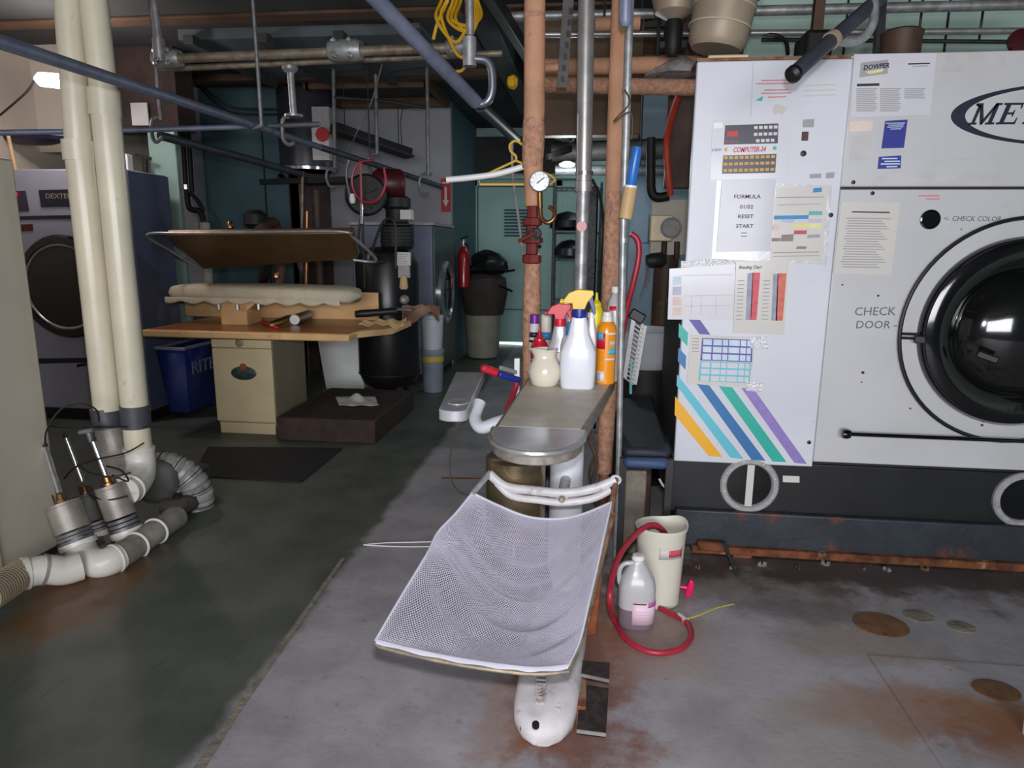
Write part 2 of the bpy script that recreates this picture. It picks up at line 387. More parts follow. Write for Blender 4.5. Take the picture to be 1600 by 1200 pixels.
t = NT('floor')
X = t.xyz(); n1 = t.noise(3.2, 8, .6); n2 = t.noise(22, 6, .6); n3 = t.noise(.9, 4); nw = t.noise(4.2, 9, .68)
grey = t.mix(t.ramp(n1, .32, .68), c(146, 143, 148), c(172, 168, 173))
grey = t.mix(t.ramp(n2, .60, .74, 0, .45), grey, c(92, 88, 88))
grey = t.mix(t.ramp(t.noise(46, 5, .6), .68, .74, 0, .8), grey, c(60, 54, 52))
green = t.mix(t.ramp(n1, .3, .7), c(74, 80, 74), c(96, 100, 92))
green = t.mix(t.ramp(t.noise(7, 6, .6, stretch=(2.4, .5, 1)), .6, .7, 0, .6), green, c(58, 68, 68))
edge = t.math('ADD', X[0], t.math('MULTIPLY', t.math('SUBTRACT', nw, .5), .14))
k = t.mix(t.ramp(edge, -1.17, -1.10), green, grey)
rust = c(120, 70, 48); rl = c(150, 104, 72)
for cx, cy, rx, ry, a, col in ((-.02, 2.3, .2, .55, .8, rust), (.25, 2.45, .26, .25, .55, rl), (.02, 1.86, .2, .12, .7, rust), (1.5, 2.05, .35, .16, .9, c(130, 78, 44)),
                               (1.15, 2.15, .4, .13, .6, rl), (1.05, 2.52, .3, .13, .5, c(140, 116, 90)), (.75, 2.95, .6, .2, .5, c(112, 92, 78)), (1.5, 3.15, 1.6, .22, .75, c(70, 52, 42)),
                               (-.24, 1.95, .1, .2, .4, rl), (.55, 2.3, .3, .2, .4, c(176, 172, 176)), (.75, 1.75, .3, .2, .4, c(176, 172, 176)), (1.35, 1.85, .2, .12, .4, c(170, 160, 156)), (-2.15, 2.45, .22, .35, .85, c(112, 76, 44)), (.9, 2.75, .25, .1, .45, c(92, 84, 80)), (.8, 1.95, .25, .25, .3, c(150, 136, 118))):
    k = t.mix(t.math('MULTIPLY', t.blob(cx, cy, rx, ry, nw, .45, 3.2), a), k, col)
t.lk(k, t.b.inputs['Base Color'])
rg = t.mix(t.ramp(edge, -1.17, -1.10), (.5, .5, .5, 1), (.58, .58, .58, 1)); t.lk(rg, t.b.inputs['Roughness'])
t.bump(t.noise(30, 8, .6), .25, .006)

t = NT('pipe_gauge_face')
t.lk(t.mix(t.ramp(t.noise(60), .62, .66), c(222, 222, 224), c(170, 170, 174)), t.b.inputs['Base Color']); t.b.inputs['Roughness'].default_value = .25

# ================================================================ the room
ZC = 3.2
f = struct('floor', MB().box(-6, 4.2, -3, 11, -.12, 0), 'floor')
# floor pieces that lie proud of the slab
s0 = fl(1350, 1022); s1 = fl(1600, 1040)
struct('floor_plate', MB().box(1.075, 2.3, 1.55, 2.44, .0, .006), 'floor', parent=f, bevel=.002)
for (px, py, rx, ry, m) in ((1376, 976, .105, .095, 'plug_rust'), (1556, 1081, .075, .06, 'plug_rust'), (1436, 963, .06, .05, 'concrete_block'), (1503, 980, .05, .045, 'concrete_block')):
    p = fl(px, py); z0 = .006 if px == 1556 else 0
    struct('floor_plug', MB().lathe([(1, z0-.002), (1, z0+.003), (.9, z0+.004)], (p.x, p.y, 0), 28, sx=rx, sy=ry), m, parent=f)
struct('floor_seam', MB().prism([fl(300, 1205)+V(0, 0, .001), fl(318, 1205)+V(0, 0, .001), fl(372, 1118)+V(0, 0, .001), fl(540, 872)+V(0, 0, .001), fl(534, 872)+V(0, 0, .001), fl(360, 1118)+V(0, 0, .001)], (0, 0, .003)), 'concrete_block', parent=f)

struct('ceiling', MB().box(-6, 4.2, -3, 11, ZC, ZC+.1), 'ceiling_dark')
struct('wall_left', MB().box(-5.1, -5.0, -1, 7.7, 0, ZC), 'cream_wall')
wb = struct('wall_back_left', MB().box(-5.0, -3.32, 7.6, 7.7, 0, ZC), 'teal_wall')
for px in (405, 444):
    a = at(px, 140, 7.595); struct('panel_joint', MB().box(a.x-.008, a.x+.008, 7.59, 7.602, 0, ZC), 'iron_black', parent=wb)
struct('wall_brick_return', MB().box(-3.42, -3.30, 7.6, 8.5, 0, ZC), 'brick_wall')
struct('wall_white', MB().box(-3.4, -1.76, 8.5, 8.6, 0, ZC), 'grey_wall')
struct('wall_passage_left', MB().box(-1.86, -1.76, 8.6, 10.4, 0, ZC), 'teal_wall')
struct('wall_back', MB().box(-1.9, 4.2, 10.4, 10.5, 0, ZC), 'mint_wall')
struct('wall_blue_side', MB().box(.36, 1.5, 7.2, 7.3, 0, ZC), 'blue_wall')
wm = struct('wall_behind_machine', MB().box(.95, 4.2, 5.0, 5.1, 0, ZC), 'mint_light')
for px in (1285, 1322, 1480):
    a = at(px, 40, 4.995); struct('panel_joint', MB().box(a.x-.006, a.x+.006, 4.99, 5.0, 1.5, ZC), 'iron_black', parent=wm)
struct('wall_right', MB().box(4.1, 4.2, -1, 5.0, 0, ZC), 'mint_light')
# pale green pillar behind the left dryer
a = at(238, 300, 6.0); b = at(283, 300, 6.0)
struct('wall_pillar', MB().box(a.x, b.x-.02, 6.0, 6.06, 0, at(260, 200, 6).z), 'mint_bright', bevel=.01)
struct('wall_pillar_conduit_chase', MB().box(at(272, 300, 7.4).x, at(306, 300, 7.4).x, 7.4, 7.6, 0, ZC), 'grey_wall')
struct('trim_7', MB().box(-5, b.x+.02, 6.02, 6.3, at(260, 200, 6).z, ZC), 'dark_brown')
# pale soffit wall over the left dryer
struct('wall_soffit', MB().box(-5.0, at(112, 150, 5.9).x, 5.9, 6.0, 2.3, ZC), 'cream_wall')
# door at the end of the passage
d0 = at(748, 300, 10.38); d1 = at(868, 300, 10.38)
dr = struct('door_1', MB().box(d0.x, d1.x, 10.33, 10.40, .06, 2.36), 'mint_door', bevel=.006)
struct('door_frame', MB().box(d0.x-.1, d0.x-.01, 10.30, 10.40, 0, 2.46).box(d1.x+.01, d1.x+.1, 10.30, 10.40, 0, 2.46).box(d0.x-.1, d1.x+.1, 10.30, 10.40, 2.37, 2.46), 'mint_wall', parent=dr, bevel=.005)
for i in range(9):
    a = at(788, 328+i*5, 10.32); b = at(826, 328+i*5, 10.32)
    struct('louvre', MB().obox(((a.x+b.x)/2, 10.325, a.z), b.x-a.x, .03, .012, (1, 0, 0), (0, -.6, .8)), 'teal_wall', parent=dr)
struct('door_rail', MB().box(d0.x+.02, d1.x-.02, 10.32, 10.335, .55, .565), 'teal_wall', parent=dr)
a = at(843, 385, 10.3)
struct('door_handle', MB().lathe([(.0, 0), (.03, .0), (.03, .03), (.0, .04)], (a.x, 10.33, a.z), 12, (0, -1, 0)), 'dark_metal', parent=dr)
struct('door_gap', MB().box(d0.x+.02, d1.x-.02, 10.36, 10.39, .012, .04), 'door_gap_light', parent=dr)
# transom panel and dark hatch over the door
struct('trim_1', MB().box(-1.76, -.2, 10.34, 10.40, 2.48, 2.60), 'mint_light', bevel=.005)
a = at(737, 213, 10.2); b = at(812, 270, 10.2)
struct('window_1', MB().box(a.x, b.x+.6, 10.25, 10.30, b.z, a.z), 'iron_black', 'dark opening over the green door')
# ceiling beams and panels
def beam(n, x0, x1, y0, y1, z0, m): return struct(n, MB().box(x0, x1, y0, y1, z0, ZC), m, bevel=.006)
beam('trim_2', -5, .2, 5.25, 5.42, at(400, 24, 5.25).z, 'wood_beam'); beam('trim_3', -5, 4.1, 7.0, 7.15, 3.13, 'wood_beam')
beam('trim_4', -5, -2.2, 3.9, 4.06, 2.98, 'wood_beam')
beam('trim_5', -.9, -.72, 3.4, 8.4, 3.02, 'dark_metal'); beam('trim_6', -.2, .9, 5.9, 6.02, 3.0, 'wood_beam')
struct('ceiling_panel_light', MB().box(-3.4, -1.4, 5.6, 6.9, 3.12, 3.2), 'ceiling_panel')
struct('ceiling_panel_edge', MB().box(at(415, 14, 5.43).x, at(520, 14, 5.43).x, 5.43, 5.5, at(415, 18, 5.43).z, at(415, 10, 5.43).z), 'label_grey')
for i in range(4):
    struct('ceiling_batten', MB().box(-3.3+i*.62, -3.22+i*.62, 5.5, 7.0, 3.06, 3.13), 'ceiling_dark')
hx = [(-3.05, 7.3), (-1.75, 7.3), (-1.75, 8.3), (-3.05, 8.3)]
struct('ceiling_hatch_frame', MB().box(-3.05, -1.75, 7.28, 7.34, 3.1, 3.2).box(-3.05, -1.75, 8.26, 8.32, 3.1, 3.2).box(-3.08, -3.02, 7.28, 8.32, 3.1, 3.2).box(-1.78, -1.72, 7.28, 8.32, 3.1, 3.2), 'wood_beam')

# ================================================================ dry cleaning machine
MY = 3.1
def mp(px, py, Y=MY): return at(px, py, Y)
XL = .405; XS = mp(1272, 720).x; XR = 2.95
ZT = mp(1085, 96).z; ZTR = mp(1450, 82).z; ZS = mp(1400, 294).z; ZB = mp(1100, 716).z; ZBR = mp(1400, 728).z
XU = mp(1311, 290).x
mach = thing('dry_cleaning_machine', 'large white dry cleaning machine with round black door and diagonal colour stripes', 'machine', (1.6, 3.7, 0))
def mpart(name, mb, mat, par=None, bevel=0, label=None):
    o = obj(name, mb, mat, par or mach, bevel)
    if label: o['label'] = label
    return o
lp = mpart('control_panel', MB().box(XL, XS-.004, MY, MY+.03, ZB-.02, ZT), 'white_enamel', bevel=.006)
up = mpart('upper_panel', MB().box(XU+.004, XR, MY-.005, MY+.5, ZS+.006, ZTR), 'white_enamel_dimmed', bevel=.006)
dp = mpart('door_panel', MB().box(XS, XR, MY+.012, MY+.5, ZBR, ZS-.004), 'white_enamel_dimmed', bevel=.004)
mpart('upper_filler', MB().box(XS-.002, XU+.002, MY+.014, MY+.05, ZS-.02, ZT), 'white_enamel')
mpart('housing', MB().box(XL+.008, XR-.02, MY+.03, MY+.8, .3, 1.22), 'black_side', bevel=.006); mpart('upper_housing', MB().box(XL+.2, XR-.02, MY+.03, MY+.8, 1.22, 2.1), 'black_side', bevel=.006)
mpart('top_edge_strip', MB().box(XL-.002, XS+.03, MY-.002, MY+.2, ZT, ZT+.012), 'rusty_link')
mpart('base_panel', MB().box(XL-.005, XR, MY+.02, MY+.8, .27, ZB-.012), 'black_panel', bevel=.006)
zs1 = mp(1300, 815).z; zs0 = mp(1300, 862).z
sl = mpart('sled_beam', MB().box(XL+.02, XR, MY-.02, MY+.1, zs0, zs1+.03), 'sled_steel', bevel=.008)
mpart('rusted_flange', MB().box(XL+.1, XR, MY-.05, MY+.12, zs0-.025, zs0+.012), 'rust_steel', sl, bevel=.006)
for x in (.55, 1.25, 1.95, 2.65): mpart('sled_foot', MB().box(x, x+.12, MY+.15, MY+.35, 0, zs0+.05), 'rust_steel', sl, bevel=.006)
a = mp(1110, 850); mpart('torn_flange', MB().box(a.x-.07, a.x+.06, MY-.07, MY-.02, a.z-.01, a.z+.035), 'rust_steel', sl, bevel=.012)
mpart('rear_beam', MB().box(XL+.05, XR, MY+.6, MY+.75, 0, .3), 'rust_steel')
# big round door
ring = [mp(1405, 527), mp(1600, 371), mp(1600, 668)]
cx = mp(1592, 520).x; cz = mp(1592, 520).z
RO = cx-mp(1405, 527).x
dn = (0, -1, 0)
mpart('door_seal_ring', MB().torus((cx, MY-.002, cz), dn, RO, .0085, 72, 8), 'black_rubber')
RD = cx-mp(1434, 525).x
door = mpart('loading_door', MB().lathe([(RD, 0), (RD, .03), (RD*.965, .05), (RD*.86, .062), (RD*.7, .045), (RD*.66, .03)], (cx, MY+.012, cz), 72, dn), 'black_gloss')
mpart('door_glass', MB().lathe([(RD*.66, .03), (RD*.6, .07), (RD*.5, .1), (RD*.35, .125), (RD*.18, .138), (0.0001, .142)], (cx, MY+.012, cz), 56, dn), 'drum_glass', door)
a = mp(1452, 530); mpart('door_latch', MB().bar((a.x-.07, MY-.02, a.z), (a.x+.03, MY-.035, a.z), .02, .03), 'dark_metal', door, .004)
a = mp(1420, 523); mpart('hinge_pin', MB().tube([(a.x-.03, MY-.004, a.z+.004), (a.x+.05, MY-.012, a.z+.004)], .006, 8).tube([(a.x-.03, MY-.004, a.z-.014), (a.x+.05, MY-.012, a.z-.014)], .006, 8), 'iron_black', door)
a = mp(1500, 545); b = mp(1528, 555); mpart('inner_handle', MB().bar((a.x, MY-.13, a.z), (b.x, MY-.15, b.z), .02, .03), 'black_rubber', door, .006)
# bar under the door
a = mp(1322, 678, MY-.03); b = mp(1640, 691, MY-.03)
hb = mpart('handle_bar', MB().tube([a, b], .009, 10), 'black_gloss')
mpart('handle_knob', MB().lathe([(0.001, -.02), (.019, -.016), (.023, 0), (.019, .016), (.001, .02)], a, 16, (1, 0, 0)), 'black_gloss', hb)
mpart('handle_post', MB().tube([a+V(.03, 0, 0), a+V(.03, .045, 0)], .007, 8), 'black_gloss', hb)
# sight glasses in the base
for px, py, w in ((1170, 757, 42), (1597, 780, 42)):
    p = mp(px, py, MY+.02); r = w*mpp(p)
    gl = mpart('sight_glass', MB().lathe([(r*.8, .004), (r*.78, .008), (.001, .01)], p, 40, dn), 'black_glass')
    mpart('glass_rim', MB().lathe([(r*1.06, 0), (r*1.06, .014), (r*1.0, .022), (r*.86, .022), (r*.8, .012), (r*.8, 0)], p, 44, dn), 'label_grey', gl)
    for kk in range(8):
        an = kk*PI/4+.3; q = p+V(math.cos(an)*r*.93, -.022, math.sin(an)*r*.93)
        mpart('bolt', MB().lathe([(.005, 0), (.005, .004), (.001, .005)], q, 8, dn), 'steel', gl)
    if px < 1300: mpart('level_strip', MB().box(p.x-.016, p.x+.016, p.y-.018, p.y-.012, p.z-r*.8, p.z+r*.8), 'label_white', gl)
def quad(name, cs, mat, par, Y=MY, th=.0015, off=.0005, label=None):
    P = [at(px, py, Y)+V(0, -off, 0) for px, py in cs]
    o = obj(name, MB().prism(P, (0, -th, 0)), mat, par)
    if label: o['label'] = label
    return o
quad('small_tag', [(1223, 743), (1249, 744), (1249, 754), (1223, 753)], 'label_white', mach, MY+.02)
# diagonal stripes on the control panel
bl = [(1052, 711), (1270, 726)]
def stripe(m, c4): quad('stripe', c4, m, lp, MY, .001, .0008)
stripe('stripe_amber', [(1055, 619), (1129, 714), (1107, 712), (1054, 648)])
stripe('stripe_sky', [(1058, 585), (1162, 717), (1141, 715), (1057, 602)])
stripe('stripe_blue', [(1089, 600), (1108, 602), (1196, 720), (1174, 718)])
stripe('stripe_green', [(1123, 603), (1144, 605), (1229, 722), (1207, 721)])
stripe('stripe_violet', [(1158, 606), (1178, 608), (1261, 725), (1241, 723)])
stripe('stripe_blue', [(1060, 543), (1072, 556), (1071, 578), (1059, 564)])
stripe('stripe_green', [(1061, 505), (1075, 520), (1074, 541), (1060, 526)])
stripe('stripe_indigo', [(1076, 499), (1094, 500), (1110, 523), (1093, 522)])
# computer console
con = quad('console_plate', [(1113, 188), (1239, 183), (1233, 279), (1109, 282)], 'sheet_white', lp, MY, .004)
YC = MY-.0045
cp2 = quad('display_window', [(1133, 196), (1216, 193), (1215, 224), (1131, 226)], 'display_dark', con, YC, .002)
o = obj('digit_display', MB().prism([at(x, y, YC-.003) for x, y in ((1136, 205), (1153, 204.5), (1153, 213), (1136, 213.5))], (0, -.001, 0)), 'led_red_dim', con)
for row, (y0, x0, n) in enumerate(((199.5, 1181, 5), (210, 1180.5, 5), (220, 1184, 4))):
    for i in range(n):
        x = x0+i*7.7; y = y0-i*.25
        obj('key', MB().prism([at(xx, yy, YC-.0025) for xx, yy in ((x-2.8, y-2.3), (x+2.8, y-2.4), (x+2.7, y+2.3), (x-2.9, y+2.4))], (0, -.002, 0)), 'key_light', con)
for i in range(3): obj('indicator', MB().prism([at(xx, yy, YC-.0025) for xx, yy in ((1134+i*7, 220), (1138+i*7, 219.8), (1138+i*7, 222), (1134+i*7, 222.2))], (0, -.0012, 0)), 'led_red_dim', con)
kp = quad('keypad', [(1130, 243), (1213, 240.5), (1211, 270), (1128, 271.5)], 'display_dark', con, YC, .002)
for row in range(3):
    for i in range(10):
        x = 1134-row*.6+i*8.2; y = 246.5+row*10-i*.2
        obj('key', MB().prism([at(xx, yy, YC-.0025) for xx, yy in ((x-3, y-2.3), (x+3, y-2.4), (x+2.9, y+2.3), (x-3.1, y+2.4))], (0, -.002, 0)), 'key_amber', con)
def ftext(name, body, px, py, hpx, mat, par, Y=MY, shear=0, sx=1, slope=-.02, bold=0, align='LEFT', off=.0012, label=None):
    p = at(px, py, Y)+V(0, -off, 0); q = at(px+100, py+slope*100, Y)+V(0, -off, 0)
    rt = (q-p); u_ = V(-rt.z, 0, rt.x)
    return text(name, body, mat, par, p, hpx*mpp(p)/.70, rt, u_, .0004, shear, align, sx, bold, label)
ftext('lettering', 'COMPUTER-34', 1145, 238, 7.5, 'cell_red', con, YC, .25, .70, -.02, .0008)
ftext('handwriting', 'program', 1112, 236, 5, 'trigger_blue', lp, YC, .2, .6, -.02)
quad('indicator', [(1132, 231), (1136, 231), (1136, 236), (1132, 236)], 'key_amber', con, YC, .002)
quad('indicator', [(1208, 229), (1213, 229), (1213, 234), (1208, 234)], 'stripe_green', con, YC, .002)
quad('white_sticker', [(1115, 192), (1129, 191), (1129, 200), (1115, 201)], 'cap_white', lp, YC, .001)
# holes and small fittings right of the console
quad('lamp_window', [(1255, 187), (1272, 186), (1271, 199), (1254, 199)], 'print_grey', lp, MY, .003)
quad('rocker_switch', [(1253, 206), (1263, 206), (1262, 220), (1252, 220)], 'comp_red', lp, MY, .005)
def dot(px, py, rpx, par, Y=MY, mat='black_rubber', name='button'):
    p = at(px, py, Y); obj(name, MB().lathe([(rpx*mpp(p), 0), (rpx*mpp(p), .004), (.001, .006)], p, 16, dn), mat, par)
dot(1255, 240, 4.5, lp); dot(1298, 336, 3.5, lp, name='screw'); dot(1264, 691, 3, lp, name='screw')
dot(1333, 285, 3, up, MY-.005, name='screw'); dot(1363, 302, 3, dp, MY+.012, name='screw')
# red warning print, green bird mark
for i, (x0, x1, y) in enumerate(((1190, 1232, 125), (1181, 1240, 130), (1195, 1232, 140), (1190, 1236, 145), (1200, 1228, 151))):
    quad('warning_print', [(x0, y), (x1, y-.8), (x1, y+1.2), (x0, y+2)], 'print_pink', lp, MY, .0006)
quad('warning_print', [(1180, 157), (1192, 150), (1191, 158)], 'stripe_green', lp, MY, .0006)
quad('peeled_glue_mark', [(1207, 170), (1212, 163), (1224, 165), (1228, 172), (1222, 181), (1217, 176), (1209, 180)], 'print_faint', lp, MY, .0006)
quad('rust_mark', [(1229, 120), (1250, 123), (1243, 130), (1232, 129)], 'cell_orange', lp, MY, .0006)
for i in range(3): quad('faint_print', [(1254, 133+i*8), (1306, 131+i*8), (1306, 133+i*8), (1254, 135+i*8)], 'print_faint', lp, MY, .0005)
quad('faint_print', [(1265, 272), (1283, 271), (1283, 278), (1265, 279)], 'print_grey', lp, MY, .0005)
quad('faint_print', [(1291, 270), (1304, 269), (1303, 278), (1290, 279)], 'print_grey', lp, MY, .0005)
# slab-serif letters of the oval badge, drawn as stroke polygons
LET = {'M': [[(0, 0), (.36, 0), (.36, .1), (0, .1)], [(.12, .1), (.26, .1), (.26, .9), (.12, .9)], [(0, .9), (.32, .9), (.58, .28), (.58, 0), (.52, 0), (.2, .82), (.0, 1)],
             [(.0, .9), (.32, .9), (.3, 1), (0, 1)], [(.52, 0), (.62, 0), (1.0, 1), (.86, 1), (.55, .2)], [(.84, .1), (1.02, .1), (1.02, .9), (.84, .9)], [(.74, 0), (1.14, 0), (1.14, .1), (.74, .1)], [(.86, .9), (1.14, .9), (1.14, 1), (.86, 1)]],
       'E': [[(0, 0), (.84, 0), (.84, .1), (0, .1)], [(0, .9), (.84, .9), (.84, 1), (0, 1)], [(.12, .1), (.32, .1), (.32, .9), (.12, .9)], [(.32, .46), (.6, .46), (.6, .56), (.32, .56)], [(.54, .36), (.6, .36), (.6, .66), (.54, .66)], [(.76, .1), (.84, .1), (.84, .3), (.79, .3)], [(.76, .9), (.84, .9), (.84, .72), (.79, .72)]],
       'T': [[(.2, 0), (.7, 0), (.7, .1), (.2, .1)], [(.35, .1), (.55, .1), (.55, .9), (.35, .9)], [(0, .9), (.9, .9), (.9, 1), (0, 1)], [(0, .7), (.06, .7), (.1, .9), (0, .9)], [(.84, .7), (.9, .7), (.9, .9), (.8, .9)]]}
def LOGO():
    p = at(1512, 195, YU); s = 33*mpp(p); x = 0
    for ch in 'MET':
        mb = MB()
        for poly in LET[ch]:
            mb.prism([(p.x+(x+a+b*.28)*s, YU-.0006, p.z+b*s*.95) for a, b in poly], (0, -.001, 0))
        obj('logo_letter', mb, 'logo_navy', up); x += {'M': 1.22, 'E': .95, 'T': 1}[ch]
# oval logo on the upper panel
YU = MY-.005
ec = at(1690, 178, YU); ew = ec.x-at(1486, 178, YU).x; eh = (at(1600, 133, YU).z-at(1600, 223, YU).z)/2/math.sqrt(1-((at(1690, 178, YU).x-at(1600, 178, YU).x)/ew)**2)
n = 72; vs = []; fs = []
for k in range(n):
    an = 2*PI*k/n; co_, si_ = math.cos(an), math.sin(an)
    th = .055+.05*max(0, -co_)
    po = V(ec.x+ew*co_, YU-.0006, ec.z+eh*si_); pi_ = V(ec.x+ew*.02*0+ew*(1-th*1.05)*co_+ew*.0, YU-.0006, ec.z+eh*(1-.09)*si_)
    vs += [po, pi_, po+V(0, -.001, 0), pi_+V(0, -.001, 0)]
for k in range(n):
    a = 4*k; b = 4*((k+1) % n)
    fs += [(a, b, b+1, a+1), (a+2, a+3, b+3, b+2), (a, a+2, b+2, b), (a+1, b+1, b+3, a+3)]
lo = obj('logo_oval', MB().add(vs, fs), 'logo_navy', up)
LOGO()
# on the door panel
YD = MY+.012
ftext('handwriting', 'CHECK', 1334, 493, 13, 'pen', dp, YD, .05, 1.0, -.01, label='handwritten word above the arrow')
ftext('handwriting', 'DOOR ->', 1336, 513, 12, 'pen', dp, YD, .05, 1.0, .0)
ftext('handwriting', '<- CHECK COLOR', 1474, 345, 7.5, 'pen', dp, YD, .1, .95, .01)
ftext('handwriting', 'x', 1500, 360, 5, 'pen', dp, YD)
p = at(1453, 343, YD); r = 15*mpp(p)
pg = obj('peephole', MB().lathe([(r, 0), (r, .006), (r*.85, .008), (r*.8, .003), (.001, .003)], p, 32, dn), 'black_gloss', dp)
for x, y, s in ((1372, 462, 1.6), (1348, 582, 2.2), (1346, 597, 1), (1422, 638, 1.4), (1535, 650, 2.0), (1534, 664, 2.0), (1316, 445, 1.2)): dot(x, y, s, dp, YD, 'rust_steel', 'rust_spot')
# blue stickers
st = quad('blue_sticker', [(1383, 189), (1418, 187), (1412, 231), (1377, 232)], 'sticker_blue', up, YU)
for i, (x0, x1) in enumerate(((1384, 1414), (1388, 1412), (1386, 1411), (1391, 1408))): quad('sticker_print', [(x0, 192+i*3), (x1, 191.5+i*3), (x1, 193+i*3), (x0, 193.5+i*3)], 'cell_pale', st, YU-.002, .0005)
st = quad('blue_sticker', [(1373, 245), (1408, 243), (1407, 263), (1371, 264)], 'sticker_blue', up, YU)
for i, (x0, x1) in enumerate(((1378, 1402), (1382, 1406), (1376, 1406), (1385, 1402))): quad('sticker_print', [(x0, 247+i*4.2), (x1, 246.7+i*4.2), (x1, 248.6+i*4.2), (x0, 249+i*4.2)], 'cell_pale', st, YU-.002, .0005)
quad('peeled_glue_mark', [(1328, 190), (1364, 188), (1362, 204), (1327, 206)], 'cell_orange', up, YU, .0005)
for i in range(2): quad('faint_print', [(1435+i*12, 305+i*5), (1468, 305+i*5), (1468, 307+i*5), (1435+i*12, 307+i*5)], 'print_pink', dp, YD, .0005)
quad('faint_print', [(1370, 283), (1450, 280), (1450, 284), (1370, 286)], 'print_faint', up, YU, .0005)

# ghosts of peeled labels and grime along the panel edges
for cs, par, Y_ in (([(1466, 88), (1570, 84), (1568, 108), (1464, 114)], up, YU), ([(1330, 212), (1362, 211), (1360, 250), (1328, 252)], up, YU), ([(1370, 275), (1560, 270), (1560, 281), (1368, 286)], up, YU),
                    ([(1455, 250), (1556, 247), (1556, 249), (1455, 252)], up, YU),
                    ([(1176, 98), (1178, 98), (1174, 184), (1172, 184)], lp, MY), ([(1330, 88), (1600, 79), (1600, 81), (1330, 91)], up, YU)): quad('label_ghost', cs, 'ghost', par, Y_, .0003, .0001)
# ---------------------------------------------------------------- sheets taped to the machine
def sheet(name, label, cs, mat, Y, th=.0025):
    o = quad(name, cs, mat, None, Y, th, .001); return tag(o, label, 'paper sheet')
def pr(par, cs, mat, Y, name='print'): return quad(name, cs, mat, par, Y-.0038, .0004, 0)
sh = sheet('taped_sheet', 'grey sheet in plastic sleeve reading FORMULA 01/02 RESET START', [(1128, 283), (1212, 281), (1204, 392), (1119, 394)], 'sheet_grey', MY-.004)
quad('plastic_sleeve', [(1120, 282), (1300, 290), (1292, 414), (1112, 404)], 'sleeve', sh, MY, .0008, .0002)
for body, px, py in (('FORMULA', 1167, 310), ('01/02', 1166, 326), ('RESET', 1164.5, 341), ('START', 1163, 356)):
    ftext('lettering', body, px, py, 5.6, 'print_black', sh, MY-.004, 0, 1.12, -.0, .0003, 'CENTER', .0042)
for y in (363.5, 368.5): pr(sh, [(1158, y), (1167, y), (1167, y+1), (1158, y+1)], 'print_black', MY-.004)
sh = sheet('taped_sheet', 'white chart sheet with blue, yellow and red table cells beside the FORMULA sheet', [(1214, 293), (1293, 289), (1285, 407), (1204, 407)], 'sheet_cream', MY-.001)
yb = MY-.001
for cs, m in (([(1271, 294), (1284, 293), (1284, 300), (1270, 301)], 'cell_blue'), ([(1214, 308), (1287, 307), (1287, 308.5), (1214, 309.5)], 'print_grey'),
              ([(1210, 337), (1264, 336), (1263, 342), (1209, 343)], 'cell_blue'), ([(1264, 330), (1285, 330), (1285, 336), (1264, 336)], 'cell_teal'), ([(1264, 342), (1284, 342), (1284, 348), (1263, 348)], 'cell_lilac'),
              ([(1222, 343), (1242, 343), (1240, 348), (1222, 348)], 'cell_lilac'), ([(1240, 350), (1284, 349), (1283, 356), (1240, 357)], 'cell_yellow'), ([(1208, 351), (1221, 351), (1220, 359), (1207, 360)], 'cell_orange'),
              ([(1241, 360), (1261, 360), (1260, 366), (1240, 366)], 'cell_red'), ([(1221, 367), (1240, 366), (1239, 377), (1220, 377)], 'cell_brown'), ([(1206, 372), (1220, 372), (1219, 377), (1206, 377)], 'cell_brown'),
              ([(1262, 367), (1282, 366), (1281, 371), (1261, 372)], 'print_grey'), ([(1245, 385), (1261, 385), (1259, 389), (1244, 389)], 'cell_brown'), ([(1215, 320), (1283, 318), (1283, 319), (1215, 321)], 'print_grey'),
              ([(1208, 394), (1280, 393), (1280, 394.5), (1208, 395.5)], 'print_grey'), ([(1208, 400), (1280, 399), (1280, 400), (1208, 401)], 'print_grey')): pr(sh, cs, m, yb)
sh = sheet('taped_sheet', 'chart sheet with two upright red and grey colour bars', [(1150, 409), (1233, 406), (1225, 523), (1145, 520)], 'sheet_cream', MY-.003)
yb = MY-.003
ftext('lettering', 'Bleeding Chart', 1154, 420, 5, 'print_black', sh, yb, .2, .8, -.01, .0003, 'LEFT', .0042)
for cs, m in (([(1168, 427), (1177, 426), (1174, 500), (1165, 500)], 'bar_grey'), ([(1176, 426), (1188, 426), (1182, 500), (1172, 500)], 'bar_red'), ([(1208, 428), (1216, 428), (1214, 501), (1205, 501)], 'bar_grey'), ([(1215, 427), (1229, 427), (1223, 501), (1212, 501)], 'bar_orange')): pr(sh, cs, m, yb)
for i in range(11):
    for x0 in (1153, 1193): pr(sh, [(x0-i*.3, 438+i*6), (x0+10-i*.3, 438+i*6), (x0+10-i*.3, 439.5+i*6), (x0-i*.3, 439.5+i*6)], 'print_grey', yb)
sh = sheet('taped_sheet', 'wide white sheet sticking out past the left edge of the machine', [(1046, 420), (1149, 412), (1145, 500), (1043, 499)], 'sheet_white', MY-.001)
yb = MY-.001
quad('plastic_sleeve', [(1064, 408), (1152, 402), (1152, 422), (1064, 428)], 'foil_tape', sh, MY, .0006, .0002)
for i, m in enumerate(('cell_pale', 'cell_lilac', 'cell_orange', 'cell_orange')): pr(sh, [(1051, 432+i*16), (1065, 431.5+i*16), (1064.5, 445+i*16), (1050.5, 445.5+i*16)], m, yb)
for y in (430, 462, 478): pr(sh, [(1067, y), (1145, y-1.5), (1145, y-.5), (1067, y+1)], 'print_faint', yb)
for x in (1080, 1095, 1118): pr(sh, [(x, 463), (x+1, 463), (x+1, 492), (x, 492)], 'print_faint', yb)
